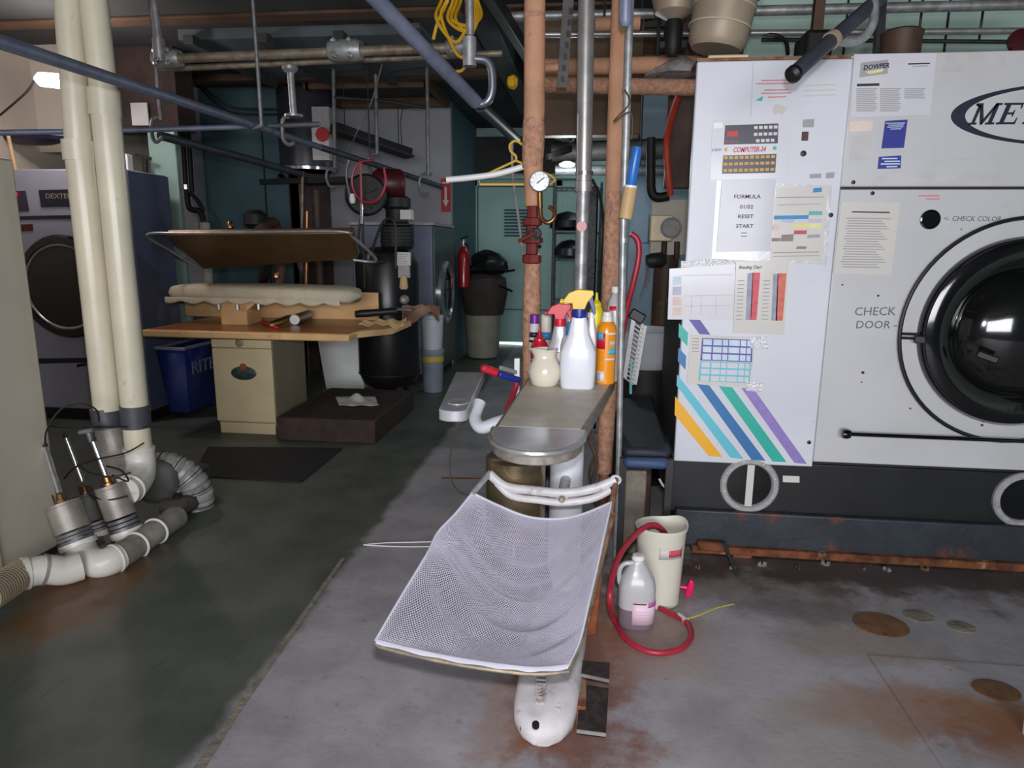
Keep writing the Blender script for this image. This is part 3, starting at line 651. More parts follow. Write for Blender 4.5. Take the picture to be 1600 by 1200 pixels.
sh = sheet('taped_sheet', 'cream bordered chart of black and blue boxes taped over the stripes', [(1079, 523), (1181, 527), (1172, 605), (1073, 599)], 'sheet_cream', MY-.002)
yb = MY-.002
pr(sh, [(1097, 528), (1176, 531), (1175, 566), (1094, 563)], 'stripe_indigo', yb); pr(sh, [(1094, 564), (1174, 567), (1171, 599), (1091, 595)], 'stripe_sky', yb)
for r_ in range(3):
    for i, (u0, u1) in enumerate(((.03, .2), (.23, .4), (.42, .52), (.54, .75), (.77, .88), (.9, .98))):
        x0, x1 = 1096.5-r_*.7+u0*79, 1096.5-r_*.7+u1*79; y = 529.5+r_*11.5
        quad('print', [(x0, y+u0*3), (x1, y+u1*3), (x1, y+9+u1*3), (x0, y+9+u0*3)], 'cell_pale', sh, yb-.0044, .0004, 0)
        x0, x1 = 1093.5-r_*.7+u0*79, 1093.5-r_*.7+u1*79; y = 565.5+r_*10.5
        quad('print', [(x0, y+u0*3), (x1, y+u1*3), (x1, y+8+u1*3), (x0, y+8+u0*3)], 'sheet_white', sh, yb-.0044, .0004, 0)
for i in range(5): pr(sh, [(1081, 528+i*5), (1092, 528.5+i*5), (1092, 530+i*5), (1081, 529.5+i*5)], 'print_grey', yb)
for cs in ([(1171, 527), (1199, 526), (1200, 545), (1173, 544)], [(1166, 597), (1194, 598), (1190, 613), (1165, 610)]):
    p = [at(x, y, MY-.006) for x, y in cs]; tag(obj('tape_strip', MB().prism(p, (0, -.001, 0)), 'foil_tape'), 'shiny crumpled tape strip at the %s corner of the box chart' % ('upper right' if cs[0][1] < 560 else 'lower right'), 'tape', 'tape strips on the box chart')
sh = sheet('taped_sheet', 'white supplier notice with grey and yellow emblem at top of the machine', [(1334, 85), (1463, 83), (1453, 180), (1328, 184)], 'sheet_white', YU)
yb = YU
pr(sh, [(1345, 98), (1388, 93), (1387, 115), (1343, 121)], 'print_grey', yb); quad('print', [(1352, 112), (1382, 107), (1378, 112), (1358, 116)], 'cell_yellow', sh, yb-.0044, .0004, 0)
ftext('lettering', 'DOWPER', 1348, 110, 7, 'display_dark', sh, yb, .2, .9, -.1, .0006, 'LEFT', .0052)
pr(sh, [(1419, 99), (1453, 98), (1453, 100), (1419, 101)], 'print_black', yb); pr(sh, [(1425, 103), (1450, 102), (1450, 103.5), (1425, 104.5)], 'print_grey', yb)
pr(sh, [(1339, 131), (1374, 130), (1374, 134), (1339, 135)], 'print_black', yb)
for k_, x0 in enumerate((1338, 1375, 1413)):
    for i in range(13 if k_ < 2 else 6): pr(sh, [(x0, 138+i*2.9), (x0+33-(i*7) % 5, 137.5+i*2.9), (x0+33-(i*7) % 5, 138.9+i*2.9), (x0, 139.4+i*2.9)], 'print_grey', yb)
sh = sheet('taped_sheet', 'yellowed typed notice in a sleeve left of the peephole', [(1314, 315), (1406, 317), (1392, 430), (1302, 427)], 'sheet_cream', YD)
pr(sh, [(1331, 330), (1390, 331), (1390, 333), (1331, 332)], 'print_black', YD)
for i in range(20):
    w = (i*13) % 17; pr(sh, [(1322+w*.3-i*.5, 340+i*4), (1392-w-i*.5, 341+i*4), (1392-w-i*.5, 342.6+i*4), (1322+w*.3-i*.5, 341.6+i*4)], 'print_grey', YD)

# ================================================================ spotting board with net tray
BZ = .90
sb = thing('spotting_board', 'grey laundry spotting board with white cast base and metal nose', 'spotting board', (-.1, 2.4, 0))
def sp(name, mb, mat, par=None, bevel=0, label=None):
    o = obj(name, mb, mat, par or sb, bevel)
    if label: o['label'] = label
    return o
# table: long tapered board
nose = az(812, 705, BZ); lf = az(760, 684, BZ); rf = az(905, 690, BZ); lb = az(822, 598, BZ); rb = az(962, 596, BZ)
lm = az(778, 668, BZ); rm = az(907, 667, BZ)
def nosecurve(k):
    pts = []
    for i in range(13):
        a = PI*i/12; cx_ = (lm.x+rm.x)/2; w = (rm.x-lm.x)/2+.014
        pts.append(V(cx_-w*math.cos(a), lm.y-.0-(lm.y-nose.y)*k*math.sin(a)**.75, BZ))
    return pts
TH = .045
out = nosecurve(1.0)+[V(rb.x, 3.14, BZ), V(lb.x, 3.14, BZ)]
top = sp('board', MB().prism([p-V(0, 0, TH) for p in out], (0, 0, TH)), 'board_edge', bevel=.004)
ins = [V(lm.x, lm.y+.01, BZ), V(rm.x, lm.y+.01, BZ), V(rb.x-.008, 3.13, BZ), V(lb.x+.008, 3.13, BZ)]
sp('laminate_top', MB().prism(ins, (0, 0, .003)), 'laminate', top)
nz = nosecurve(.96)+[V(rm.x, lm.y+.012, BZ), V(lm.x, lm.y+.012, BZ)]
sp('metal_nose', MB().prism(nz, (0, 0, .0025)), 'board_metal', top)
rim = nosecurve(1.01)
sp('nose_rim', MB().tube([p+V(0, 0, -.006) for p in rim], .011, 8), 'steel', top)
# stainless drum under the nose
dc = V(at(806, 740, 2.46).x, 2.46, 0)
sp('suction_drum', MB().lathe([(.105, .40), (.114, .41), (.114, .715), (.10, .725), (.05, .728), (.05, BZ-TH)], dc, 40), 'stainless_tan')
sp('drum_outlet', MB().tube([(dc.x+.02, 2.46, .42), (dc.x+.06, 2.48, .3), (-.12, 2.52, .14)], .03, 12), 'dark_metal')
# column and foot
ccx = (at(858, 740, 2.52).x+at(912, 740, 2.52).x)/2
col = sp('column', MB().lathe([(.068, .12), (.066, .2), (.065, BZ-TH)], (ccx, 2.54, 0), 32), 'column_white')
toe = fl(845, 1165)
def section(y, w, h):
    return [V(toe.x+w*math.sin(a)*(1-.25*max(0, math.cos(a))**3), y, h*max(0, .5+.62*math.cos(a)) if abs(a) < 2.5 else 0) for a in [PI*(-1+2*k/20) for k in range(20)]]
vs = []; ys = [(1.815, .03, .03), (1.83, .062, .055), (1.87, .092, .08), (1.93, .104, .1), (2.02, .106, .115), (2.3, .108, .14), (2.5, .112, .17), (2.7, .11, .17), (2.85, .09, .1)]
n = 20; fs = []
for y, w, h in ys:
    for k in range(n):
        a = 2*PI*k/n; xx = toe.x+(ccx-toe.x)*(y-1.8)/.75; q = math.cos(a); zz = h*(.5+.5*math.copysign(abs(q)**.6, q))
        vs.append(V(xx+w*math.copysign(abs(math.sin(a))**.7, math.sin(a)), y, zz))
for i in range(len(ys)-1): fs += [(i*n+k, i*n+(k+1) % n, (i+1)*n+(k+1) % n, (i+1)*n+k) for k in range(n)]
fs += [tuple(range(n)), tuple((len(ys)-1)*n+k for k in range(n))]
foot = sp('cast_foot', MB().add(vs, fs), 'paint_white_worn', label='worn white cast iron foot with raised lettering')
p = fl(838, 1100)
text('raised_lettering', 'CISSELL', 'paint_white_worn', foot, (toe.x+.008, 1.885, .092), .052, (0, 1, .2), (-1, 0, 0), .005, 0, 'LEFT', .62, .0006)
text('raised_lettering', 'MFG CO', 'paint_white_worn', foot, (toe.x+.05, 1.95, .100), .03, (0, 1, .15), (-1, 0, -.15), .003, 0, 'LEFT', 1.2)
text('raised_lettering', '1111', 'paint_white_worn', foot, (toe.x+.055, 1.87, .082), .035, (0, 1, .2), (-1, 0, -.2), .003, .5, 'LEFT', 1.1)
a = az(837, 1132, .093); sp('bolt_hole', MB().lathe([(.011, -.008), (.011, .004), (.001, .0045)], a, 14, (0, -.25, 1)), 'iron_black', foot)
a = at(815, 1148, 1.84); sp('bolt_hole', MB().lathe([(.009, -.004), (.009, .004), (.001, .0045)], (a.x+.004, 1.838, .038), 14, (-.5, -1, .3)), 'rust_steel', foot)
# pedals and linkage right of the foot
for cs, zz in (([(908, 1031), (953, 1035), (952, 1062), (905, 1052)], .085), ([(907, 1068), (951, 1075), (947, 1146), (901, 1140)], .06)):
    P = [az(x, y, zz) for x, y in cs]
    pd = sp('foot_pedal', MB().prism([q-V(0, 0, .008) for q in P], (0, 0, .008)), 'pedal', bevel=.002)
    m_ = (P[0]+P[3])/2
    sp('pedal_lever', MB().bar(m_+V(.02, 0, -.012), (m_.x-.10, m_.y, zz-.016), .022, .012), 'rusty_link', pd)
    sp('pedal_edge', MB().bar(P[3]+V(0, -.001, -.004), P[2]+V(0, -.001, -.004), .004, .011), 'steel', pd)
sp('linkage_bracket', MB().box(toe.x+.105, toe.x+.135, 1.92, 2.12, 0, .07), 'rusty_link', bevel=.004)
p0 = az(925, 990, .1); p1 = az(945, 830, .3)
sp('rear_leg', MB().prism([(-.01, 2.42, 0), (.06, 2.45, 0), (.085, 2.56, .34), (.05, 2.56, .34)], (0, .05, 0)), 'orange_rust', bevel=.006)
sp('pedal_strap', MB().prism([az(880, 1030, .07), az(905, 1030, .07), az(932, 905, .15), az(905, 905, .15)], (0, .0, .008)), 'rusty_link')
sp('pull_rod', MB().tube([az(915, 975, .1), at(957, 800, 2.5)], .014, 10), 'rusty_link')
# swing arm sleeve board on the left
SZ = .93
P = [az(690, 638, SZ), az(735, 640, SZ), az(757, 582, SZ), az(712, 581, SZ)]
cA, cB = P[0], P[1]; nf = []
for i in range(9):
    a = PI*i/8; mid = (cA+cB)/2; nf.append(mid+(cA-mid)*math.cos(a)+V(-.01, -.035*math.sin(a), 0))
sl_ = sp('sleeve_board', MB().prism([q-V(0, 0, .04) for q in nf+[P[2], P[3]]], (0, 0, .04)), 'board_metal', bevel=.004, label='small tapered metal sleeve board on a swing arm')
e = az(716, 628, SZ); sp('pressed_dent', MB().lathe([(1, 0), (1, .003), (.8, .001), (.001, .001)], e, 28, sx=.04, sy=.05), 'board_metal', sl_)
a0 = at(752, 612, P[2].y-.30); arm = cr([at(750, 628, 2.6), at(742, 652, 2.55), at(752, 668, 2.5), at(778, 660, 2.5), at(812, 650, 2.5)], 6)
sp('swing_arm', MB().tube(arm, .025, 12), 'column_white')
# yoke and side arms that carry the net
bar = cr([at(764, 740, 2.32), at(790, 760, 2.32), at(830, 766, 2.31), at(880, 770, 2.30), at(925, 764, 2.31), at(962, 750, 2.32)], 6)
yk = sp('yoke', MB().tube(bar, .017, 12), 'paint_white_worn')
sp('yoke_flange', MB().tube([q-V(0, 0, .022) for q in cr([at(776, 745, 2.32), at(800, 766, 2.31), at(840, 772, 2.30), at(880, 776, 2.295), at(925, 770, 2.30), at(955, 756, 2.31)], 6)], .014, 10), 'paint_white_worn', yk)
b_ = at(878, 779, 2.28); sp('yoke_bracket', MB().tube([b_+V(0, .02, .0), V(ccx, 2.5, b_.z)], .02, 12), 'paint_white_worn', yk); sp('yoke_bolt', MB().lathe([(.012, 0), (.012, .012), (.008, .016)], b_, 6, dn), 'steel_rusty', yk)
b_ = at(962, 750, 2.31); sp('yoke_eye', MB().torus(b_, (0, 1, .2), .016, .005, 20, 8), 'paint_white_worn', yk)
sp('side_arm', MB().tube([at(766, 738, 2.32), at(738, 772, 2.24)], .011, 10), 'steel_galv'); sp('side_arm', MB().tube([at(962, 752, 2.32), at(954, 800, 2.21)], .010, 10), 'rusty_link')
# ---- net tray
def K(px, py, Y): return at(px, py, Y)
topc = cr([K(738, 770, 2.24), K(775, 788, 2.25), K(820, 806, 2.26), K(862, 811, 2.26), K(905, 805, 2.25), K(955, 785, 2.23)], 8)
lefc = cr([K(738, 770, 2.24), K(712, 802, 2.17), K(684, 832, 2.09), K(668, 864, 2.01), K(628, 930, 1.86), K(587, 1000, 1.72)], 8)
rigc = cr([K(955, 785, 2.23), K(945, 830, 2.13), K(932, 890, 2.01), K(918, 950, 1.89), K(906, 1000, 1.79), K(888, 1040, 1.70)], 8)
botc = cr([K(587, 1000, 1.72), K(650, 1016, 1.70), K(720, 1030, 1.685), K(790, 1040, 1.68), K(840, 1044, 1.68), K(888, 1040, 1.70)], 8)
def samp(cv, t):
    x = t*(len(cv)-1); i = min(int(x), len(cv)-2); return cv[i].lerp(cv[i+1], x-i)
def netp(u, v):
    A, B = samp(topc, u), samp(botc, u); C_, D_ = samp(lefc, v), samp(rigc, v)
    p = A*(1-v)+B*v+C_*(1-u)+D_*u-(topc[0]*(1-u)*(1-v)+topc[-1]*u*(1-v)+botc[0]*(1-u)*v+botc[-1]*u*v)
    w = math.sin(PI*u)*math.sin(PI*min(1, v*1.0))
    p = p-V(0, 0, .075*w)
    # folds that fan from the left edge, sagging to the right
    ph = v*30-6.5*math.sin(PI*u)**1.2-u*3
    p = p+V(0, .004, .0150)*math.sin(ph)*(.22+.78*max(0, 1-u)**1.3)*math.sin(PI*min(1, u*5+.04)/2)*math.sin(PI*v)**.7*(.55+.45*math.sin(v*9+1))
    ph2 = v*58-12*math.sin(PI*u)+u*4
    return p+V(0, .001, .0034)*math.sin(ph2)*math.sin(PI*u)**.8*math.sin(PI*v)
nu, nv = 150, 150
ids = {}; vs = []; fs = []
def vid(i, j):
    if (i, j) not in ids: ids[(i, j)] = len(vs); vs.append(netp(i/nu, j/nv))
    return ids[(i, j)]
for j in range(1, nv):
    for i in range(1, nu):
        if (i+j) % 2: fs.append((vid(i-1, j), vid(i, j-1), vid(i+1, j), vid(i, j+1)))
net = thing('net_tray', 'white mesh net tray hanging in front of the spotting board', 'net', tuple(netp(.5, .5)-V(0, 0, .02)))
nm = obj('net_mesh', MB().add(vs, fs), 'net', net, ang=180)
wf = nm.modifiers.new('wire', 'WIREFRAME'); wf.thickness = .0037; wf.use_even_offset = False; wf.use_replace = True
per = topc+rigc[1:]+botc[::-1][1:]+lefc[::-1][1:-1]
obj('net_hem', MB().tube(per, .0042, 6, closed=True), 'net_hem', net)
low = [samp(botc, i/40)+V(0, -.002, -.010-.002*math.sin(i*.9)) for i in range(41)]
obj('gathered_edge', MB().add([q for i in range(41) for q in (samp(botc, i/40), low[i], low[i]+V(0, .012, -.004))], [(3*i+a, 3*i+a+1, 3*i+a+4, 3*i+a+3) for i in range(40) for a in (0, 1)]), 'net_hem', net)
fr = obj('tray_frame', MB().tube([p-V(0, -.004, .02) for p in rigc[2:]+botc[::-1][2:]+lefc[::-1][2:-2]], .007, 8), 'steel_rusty', net)

# ================================================================ bottles on the board
TZ = BZ+.003
def bott(px, py): return az(px, py, TZ)
G = 'cleaning supplies on the spotting board'
def lat(name, base, prof, mat, par=None, sx=1, sy=1, n=28, axis=(0, 0, 1)):
    s = mpp(base); return obj(name, MB().lathe([(max(r*s, .0004), z*s) for r, z in prof], base, n, axis, sx, sy), mat, par)
# cream pitcher
b = bott(851, 602)
t_ = thing('pitcher', 'small glazed cream pitcher with pouring lip beside the white spray bottle', 'pitcher', tuple(b), G)
s = mpp(b); vs = []; fs = []; prof = [(17, 0), (21, 3), (25, 14), (26, 22), (24, 32), (19, 42), (17, 47), (18, 53), (20, 58), (18.5, 58), (16, 50), (15, 44), (20, 34), (21, 22), (18, 8), (.5, 6)]
n = 36
for r, z in prof:
    for k in range(n):
        a = 2*PI*k/n; lip = max(0, math.cos(a-R(218)))**6*(max(0, z-44)/14)*9
        vs.append(b+V(math.cos(a)*(r+lip)*s, math.sin(a)*(r+lip)*s, (z+lip*.15-(0 if z < 50 else max(0, math.cos(a-R(235)))**10*-2))*s))
for i in range(len(prof)-1): fs += [(i*n+k, i*n+(k+1) % n, (i+1)*n+(k+1) % n, (i+1)*n+k) for k in range(n)]
fs.append(tuple(range(n))[::-1])
obj('body', MB().add(vs, fs), 'pitcher', t_)
obj('handle', MB().tube(cr([b+V(18*s, 5*s, 50*s), b+V(27*s, 7*s, 45*s), b+V(28*s, 7*s, 32*s), b+V(23*s, 6*s, 22*s)], 6), 3*s, 8), 'pitcher', t_)
def superlathe(base, prof, mat, name, par, e=.55, n=32):
    s = mpp(base); vs = []; fs = []
    for rx, ry, z in prof:
        for k in range(n):
            a = 2*PI*k/n; q = lambda t: math.copysign(abs(t)**e, t)
            vs.append(base+V(q(math.cos(a))*rx*s, q(math.sin(a))*ry*s, z*s))
    for i in range(len(prof)-1): fs += [(i*n+k, i*n+(k+1) % n, (i+1)*n+(k+1) % n, (i+1)*n+k) for k in range(n)]
    fs += [tuple(range(n))[::-1], tuple((len(prof)-1)*n+k for k in range(n))]
    return obj(name, MB().add(vs, fs), mat, par)
def spray(base, label, h, w, bm, hm, cm, tm, sc=1.0, dirx=-1):
    t_ = thing('spray_bottle', label, 'spray bottle', tuple(base), G); s = mpp(base)
    superlathe(base, [(w*.46, w*.3, 0), (w*.5, w*.34, 3), (w*.52, w*.36, h*.2), (w*.52, w*.36, h*.37), (w*.46, w*.33, h*.43), (w*.31, w*.26, h*.55), (w*.25, w*.2, h*.66), (w*.21, w*.19, h*.72)], bm, 'body', t_)
    cb = base+V(0, 0, h*.715*s)
    obj('collar', MB().lathe([(w*.215*s, 0), (w*.22*s, h*.02*s), (w*.21*s, h*.09*s), (.001, h*.09*s)], cb, 20), cm, t_)
    z0 = h*.80; L = w*.5
    pr_ = [(dirx*L*.95, z0+h*.085), (dirx*L*.62, z0+h*.165), (dirx*L*.1, z0+h*.20), (-dirx*L*.75, z0+h*.19), (-dirx*L*.8, z0+h*.15), (-dirx*L*.45, z0+h*.07), (-dirx*L*.3, z0), (dirx*L*.38, z0), (dirx*L*.42, z0+h*.06), (dirx*L*.9, z0+h*.06)]
    obj('trigger_head', MB().prism([base+V(x*s, -w*.14*s, z*s) for x, z in pr_], (0, w*.28*s, 0)), hm, t_, .003)
    obj('trigger_lever', MB().prism([base+V(x*s, -w*.08*s, z*s) for x, z in [(-dirx*L*.48, z0+h*.10), (-dirx*L*.72, z0+h*.14), (-dirx*L*.95, z0-h*.04), (-dirx*L*.8, z0-h*.04)]], (0, w*.16*s, 0)), tm, t_, .002)
    obj('nozzle', MB().lathe([(w*.07*s, 0), (w*.07*s, w*.1*s)], base+V(dirx*L*.92*s, 0, (z0+h*.075)*s), 10, (dirx, 0, 0)), hm, t_)
    return t_
spray(bott(902, 605), 'large white spray bottle with yellow trigger head and blue collar', 152, 53, 'bottle_white', 'trigger_yellow', 'trigger_blue', 'trigger_blue')
spray(bott(873, 598), 'white spray bottle with red trigger head behind the cream pitcher', 124, 42, 'bottle_grey', 'trigger_red', 'trigger_red', 'trigger_red')
b = bott(921, 596); t_ = thing('spray_bottle', 'translucent grey bottle half hidden behind the yellow-topped spray bottle', 'spray bottle', tuple(b), G)
superlathe(b, [(12, 8, 0), (14, 9, 3), (14, 9, 62), (11, 7, 76), (7, 6, 92), (6, 5, 100)], 'bottle_grey', 'body', t_)
obj('cap', MB().lathe([(7*mpp(b), 0), (6.5*mpp(b), 8*mpp(b)), (.001, 8*mpp(b))], b+V(0, 0, 100*mpp(b)), 16), 'bottle_white', t_)
# orange aerosol-like bottle
b = bott(945, 599); t_ = thing('orange_bottle', 'tall orange cleaner bottle with white cap and red print', 'bottle', tuple(b), G); s = mpp(b)
bd = lat('body', b, [(13, 0), (15, 2), (15, 78), (14.5, 88), (11, 95), (8, 98)], 'can_orange', t_)
lat('shoulder', b+V(0, 0, 89*s), [(13.6, 0), (11.5, 5), (8.5, 9)], 'cap_white', t_)
lat('cap', b+V(0, 0, 97*s), [(8, 0), (8.5, 1), (8.5, 7), (7, 9), (7, 14), (6, 15), (.1, 15)], 'cap_white', t_)
def wrap(name, base, rp, a0, a1, z0, z1, mat, par, ea=.0006):
    s = mpp(base); vs = []; fs = []; m = 10
    for k in range(m+1):
        a = R(a0+(a1-a0)*k/m); rr = rp*s+ea
        vs += [base+V(math.cos(a)*rr, math.sin(a)*rr, z0*s), base+V(math.cos(a)*rr, math.sin(a)*rr, z1*s)]
    for k in range(m): fs.append((2*k, 2*k+2, 2*k+3, 2*k+1))
    o = obj(name, MB().add(vs, fs), mat, par); sd = o.modifiers.new('solid', 'SOLIDIFY'); sd.thickness = .0006; return o
wrap('print_patch', b, 15, 188, 262, 56, 80, 'print_red', bd); wrap('print_patch', b, 15.2, 210, 250, 70, 82, 'print_cyan', bd)
wrap('print_patch', b, 15, 285, 340, 47, 57, 'print_cyan', bd); wrap('print_patch', b, 15, 270, 340, 78, 81, 'cap_white', bd); wrap('print_patch', b, 15, 262, 340, 39, 41.5, 'cap_white', bd)
wrap('print_patch', b, 15, 205, 262, 5, 21, 'cap_white', bd); wrap('print_patch', b, 15.2, 212, 240, 6, 19, 'cell_lilac', bd); wrap('print_patch', b, 15, 290, 335, 62, 68, 'cell_pale', bd)
# red squeeze bottle
b = bott(842, 594); s = mpp(b); t_ = thing('red_bottle', 'red squeeze bottle with pointed tip behind the cream pitcher', 'bottle', tuple(b), G)
lat('body', b, [(13, 0), (14, 3), (14, 50), (12, 58), (9, 62), (9, 66), (6, 67)], 'bottle_red', t_); lat('tip', b+V(0, 0, 67*s), [(5.5, 0), (3, 6), (1.4, 16), (.1, 17)], 'bottle_red', t_)
wrap('print_patch', b, 14, 200, 300, 28, 30, 'tag_pink', t_); wrap('print_patch', b, 14, 200, 310, 33, 35, 'tag_pink', t_); wrap('print_patch', b, 14, 205, 290, 44, 46, 'tag_pink', t_); wrap('print_patch', b, 14, 190, 330, 3, 20, 'magenta', t_)
# purple capped can
b = bott(834, 588); s = mpp(b); t_ = thing('spray_can', 'slim grey spray can with purple cap next to the tan pipe', 'spray can', tuple(b), G)
lat('body', b, [(8, 0), (8, 78), (6.5, 83)], 'label_white', t_); lat('cap', b+V(0, 0, 83*s), [(7.2, 0), (7, 13), (6, 14), (.1, 14)], 'cap_purple', t_)
wrap('print_patch', b, 8, 200, 330, 62, 70, 'display_dark', t_); wrap('print_patch', b, 8, 195, 300, 54, 58, 'print_black', t_)
# white container with blue print
b = bott(852, 585); s = mpp(b); t_ = thing('container', 'open white container with blue print behind the red bottle', 'container', tuple(b), G)
lat('body', b, [(7.5, 0), (8, 2), (8.4, 93), (7.6, 93), (7, 60), (.1, 58)], 'bucket_cream', t_); wrap('print_patch', b, 8.3, 220, 330, 55, 67, 'cell_blue', t_)
# grey translucent bottle
b = bott(885, 603); t_ = thing('bottle', 'grey translucent bottle with blue cap left of the white spray bottle', 'bottle', tuple(b), G); s = mpp(b)
superlathe(b, [(9, 7, 0), (11, 8, 3), (11, 8, 64), (9, 7, 74), (5, 5, 80)], 'bottle_grey', 'body', t_); lat('cap', b+V(3*s, 4*s, 80*s), [(6, 0), (6, 14), (4, 20), (.1, 20)], 'blue_cap', t_)
# yellow topped squeeze bottles
b = bott(888, 593); s = mpp(b); t_ = thing('squeeze_bottle', 'clear squeeze bottle with tilted yellow spout cap behind the red trigger', 'bottle', tuple(b), G)
lat('body', b, [(10, 0), (11, 3), (11, 108), (9, 116)], 'bottle_grey', t_)
lat('cap', b+V(0, 0, 115*s), [(11, 0), (11.5, 3), (9, 8), (4, 11), (2.5, 20), (.1, 21)], 'squeeze_yellow', t_, axis=(.35, 0, 1)); lat('teal_ring', b+V(-12*s, 0, 112*s), [(6, 0), (6, 8), (4, 9)], 'teal_plastic', t_)
b = bott(928, 595); s = mpp(b); t_ = thing('squeeze_bottle', 'yellow squeeze bottle with pointed spout behind the white spray bottle', 'bottle', tuple(b), G)
lat('body', b, [(10, 0), (11, 3), (11, 102), (10.5, 110), (8, 116), (7, 118)], 'squeeze_yellow', t_); lat('spout', b+V(0, 0, 117*s), [(8, 0), (8, 4), (3, 9), (1.8, 20), (.1, 21)], 'squeeze_yellow', t_)
# clear bottle with white cap
b = bott(957, 594); s = mpp(b); t_ = thing('bottle', 'tall clear bottle with white screw cap behind the orange bottle', 'bottle', tuple(b), G)
lat('body', b, [(12, 0), (13, 3), (13, 108), (11, 124), (6, 132), (5.5, 136)], 'jug_body', t_); lat('cap', b+V(0, 0, 136*s), [(7, 0), (7, 8), (6.3, 9.5), (.1, 9.5)], 'cap_white', t_)
wrap('print_patch', b, 12.6, 225, 275, 104, 116, 'print_red', t_)

# ================================================================ things on the floor by the board
# tall oval container
b = fl(1030, 955); s = mpp(b); t_ = thing('bucket', 'tall cream oval bucket with pink label and the hose end inside', 'bucket', tuple(b))
n = 36; vs = []; fs = []; prof = [(.075, 0), (.083, .006), (.098, .33), (.104, .345), (.104, .355), (.098, .355), (.093, .33), (.078, .02), (.001, .018)]
for r, z in prof:
    for k in range(n):
        a = 2*PI*k/n; spout = max(0, math.cos(a-R(40)))**8*.012*(z/.35)
        vs.append(b+V(math.cos(a)*(r*1.05+spout), math.sin(a)*(r*.9+spout)+.08, z+(spout*1.2 if z > .3 else 0)))
for i in range(len(prof)-1): fs += [(i*n+k, i*n+(k+1) % n, (i+1)*n+(k+1) % n, (i+1)*n+k) for k in range(n)]
fs.append(tuple(range(n))[::-1]); bb = obj('body', MB().add(vs, fs), 'bucket_cream', t_)
def owrap(a0, a1, z0, z1, mat, e): 
    vs = []; m = 8
    for k in range(m+1):
        a = R(a0+(a1-a0)*k/m)
        for z in (z0, z1):
            r = .083+(.098-.083)*z/.33+e; vs.append(b+V(math.cos(a)*r*1.05, math.sin(a)*r*.9+.08, z))
    o = obj('label', MB().add(vs, [(2*k, 2*k+2, 2*k+3, 2*k+1) for k in range(m)]), mat, t_); sd = o.modifiers.new('s', 'SOLIDIFY'); sd.thickness = .0006
owrap(262, 325, .235, .285, 'label_white', .0012); owrap(285, 322, .245, .275, 'bar_red', .0022)
# jug
b = fl(994, 988); t_ = thing('jug', 'translucent gallon jug with pink label standing by the red hose', 'jug', tuple(b)); b2 = b+V(0, .07, 0)
def slath(base, prof, mat, name, par, e=.7, n=36):
    vs = []; fs = []
    for r, z in prof:
        for k in range(n):
            a = 2*PI*k/n; q = lambda t: math.copysign(abs(t)**e, t); vs.append(base+V(q(math.cos(a))*r, q(math.sin(a))*r*.9, z))
    for i in range(len(prof)-1): fs += [(i*n+k, i*n+(k+1) % n, (i+1)*n+(k+1) % n, (i+1)*n+k) for k in range(n)]
    fs += [tuple(range(n))[::-1], tuple((len(prof)-1)*n+k for k in range(n))]
    return obj(name, MB().add(vs, fs), mat, par)
jb = slath(b2, [(.074, .088), (.075, .14), (.075, .17), (.068, .205), (.045, .245), (.028, .268), (.024, .275), (.024, .285)], 'jug_body', 'upper_body', t_)
slath(b2, [(.066, 0), (.072, .006), (.073, .03), (.074, .088)], 'jug_liquid', 'lower_body', t_)
obj('cap', MB().lathe([(.027, .283), (.027, .287), (.023, .292), (.023, .298), (.019, .30), (.001, .297)], b2, 24), 'cap_white', t_)
obj('handle', MB().tube(cr([b2+V(-.02, -.01, .268), b2+V(-.055, -.012, .262), b2+V(-.072, -.012, .235), b2+V(-.072, -.012, .19), b2+V(-.062, -.01, .165)], 6), .010, 10), 'jug_body', t_)
def jwrap(name, a0, a1, z0, z1, mat, e):
    vs = []; m = 10; q = lambda t: math.copysign(abs(t)**.7, t)
    for k in range(m+1):
        a = R(a0+(a1-a0)*k/m); vs += [b2+V(q(math.cos(a))*(.075+e), q(math.sin(a))*(.0675+e), z) for z in (z0, z1)]
    o = obj(name, MB().add(vs, [(2*k, 2*k+2, 2*k+3, 2*k+1) for k in range(m)]), mat, t_); sd = o.modifiers.new('s', 'SOLIDIFY'); sd.thickness = .0006
jwrap('label', 262, 345, .03, .125, 'label_pink', .001); jwrap('label_band', 295, 345, .105, .125, 'label_magenta', .0018); jwrap('label_band', 264, 290, .118, .123, 'print_black', .0018)
for i in range(4): jwrap('label_print', 268, 320-i*6, .05+i*.012, .052+i*.012, 'print_faint', .0018)
# red hose looping from the bucket over the floor
hp = [at(1041, 850, 2.80), at(1040, 835, 2.77), at(1028, 822, 2.74), at(1012, 822, 2.70), at(990, 838, 2.62), at(968, 868, 2.50), at(956, 905, 2.38), at(953, 940, 2.32), az(958, 965, .03), az(975, 995, .013), az(1000, 1013, .013), az(1030, 1020, .013), az(1062, 1014, .013), az(1079, 997, .013), az(1077, 978, .013), az(1064, 966, .013), az(1048, 958, .013), az(1030, 950, .013)]
hz = thing('hose', 'red rubber hose looping from the cream bucket around the jug', 'hose', (.2, 2.3, 0))
hp = [V(q.x, q.y, max(q.z, .013)) for q in cr(hp, 7)]; obj('hose_tube', MB().tube(hp, .012, 10), 'red_hose', hz)
obj('hose_clamp', MB().tube([az(1072, 971, .013), az(1066, 966, .013), az(1060, 962, .013)], .0145, 12), 'label_white', hz)
a = az(1066, 969, .013); tag(obj('wire_tie', MB().tube(cr([a, az(1090, 962, .02), az(1120, 950, .016), az(1146, 944, .012)], 6), .003, 6), 'straw_yellow'), 'yellow wire tie sticking out from the red hose', 'wire')
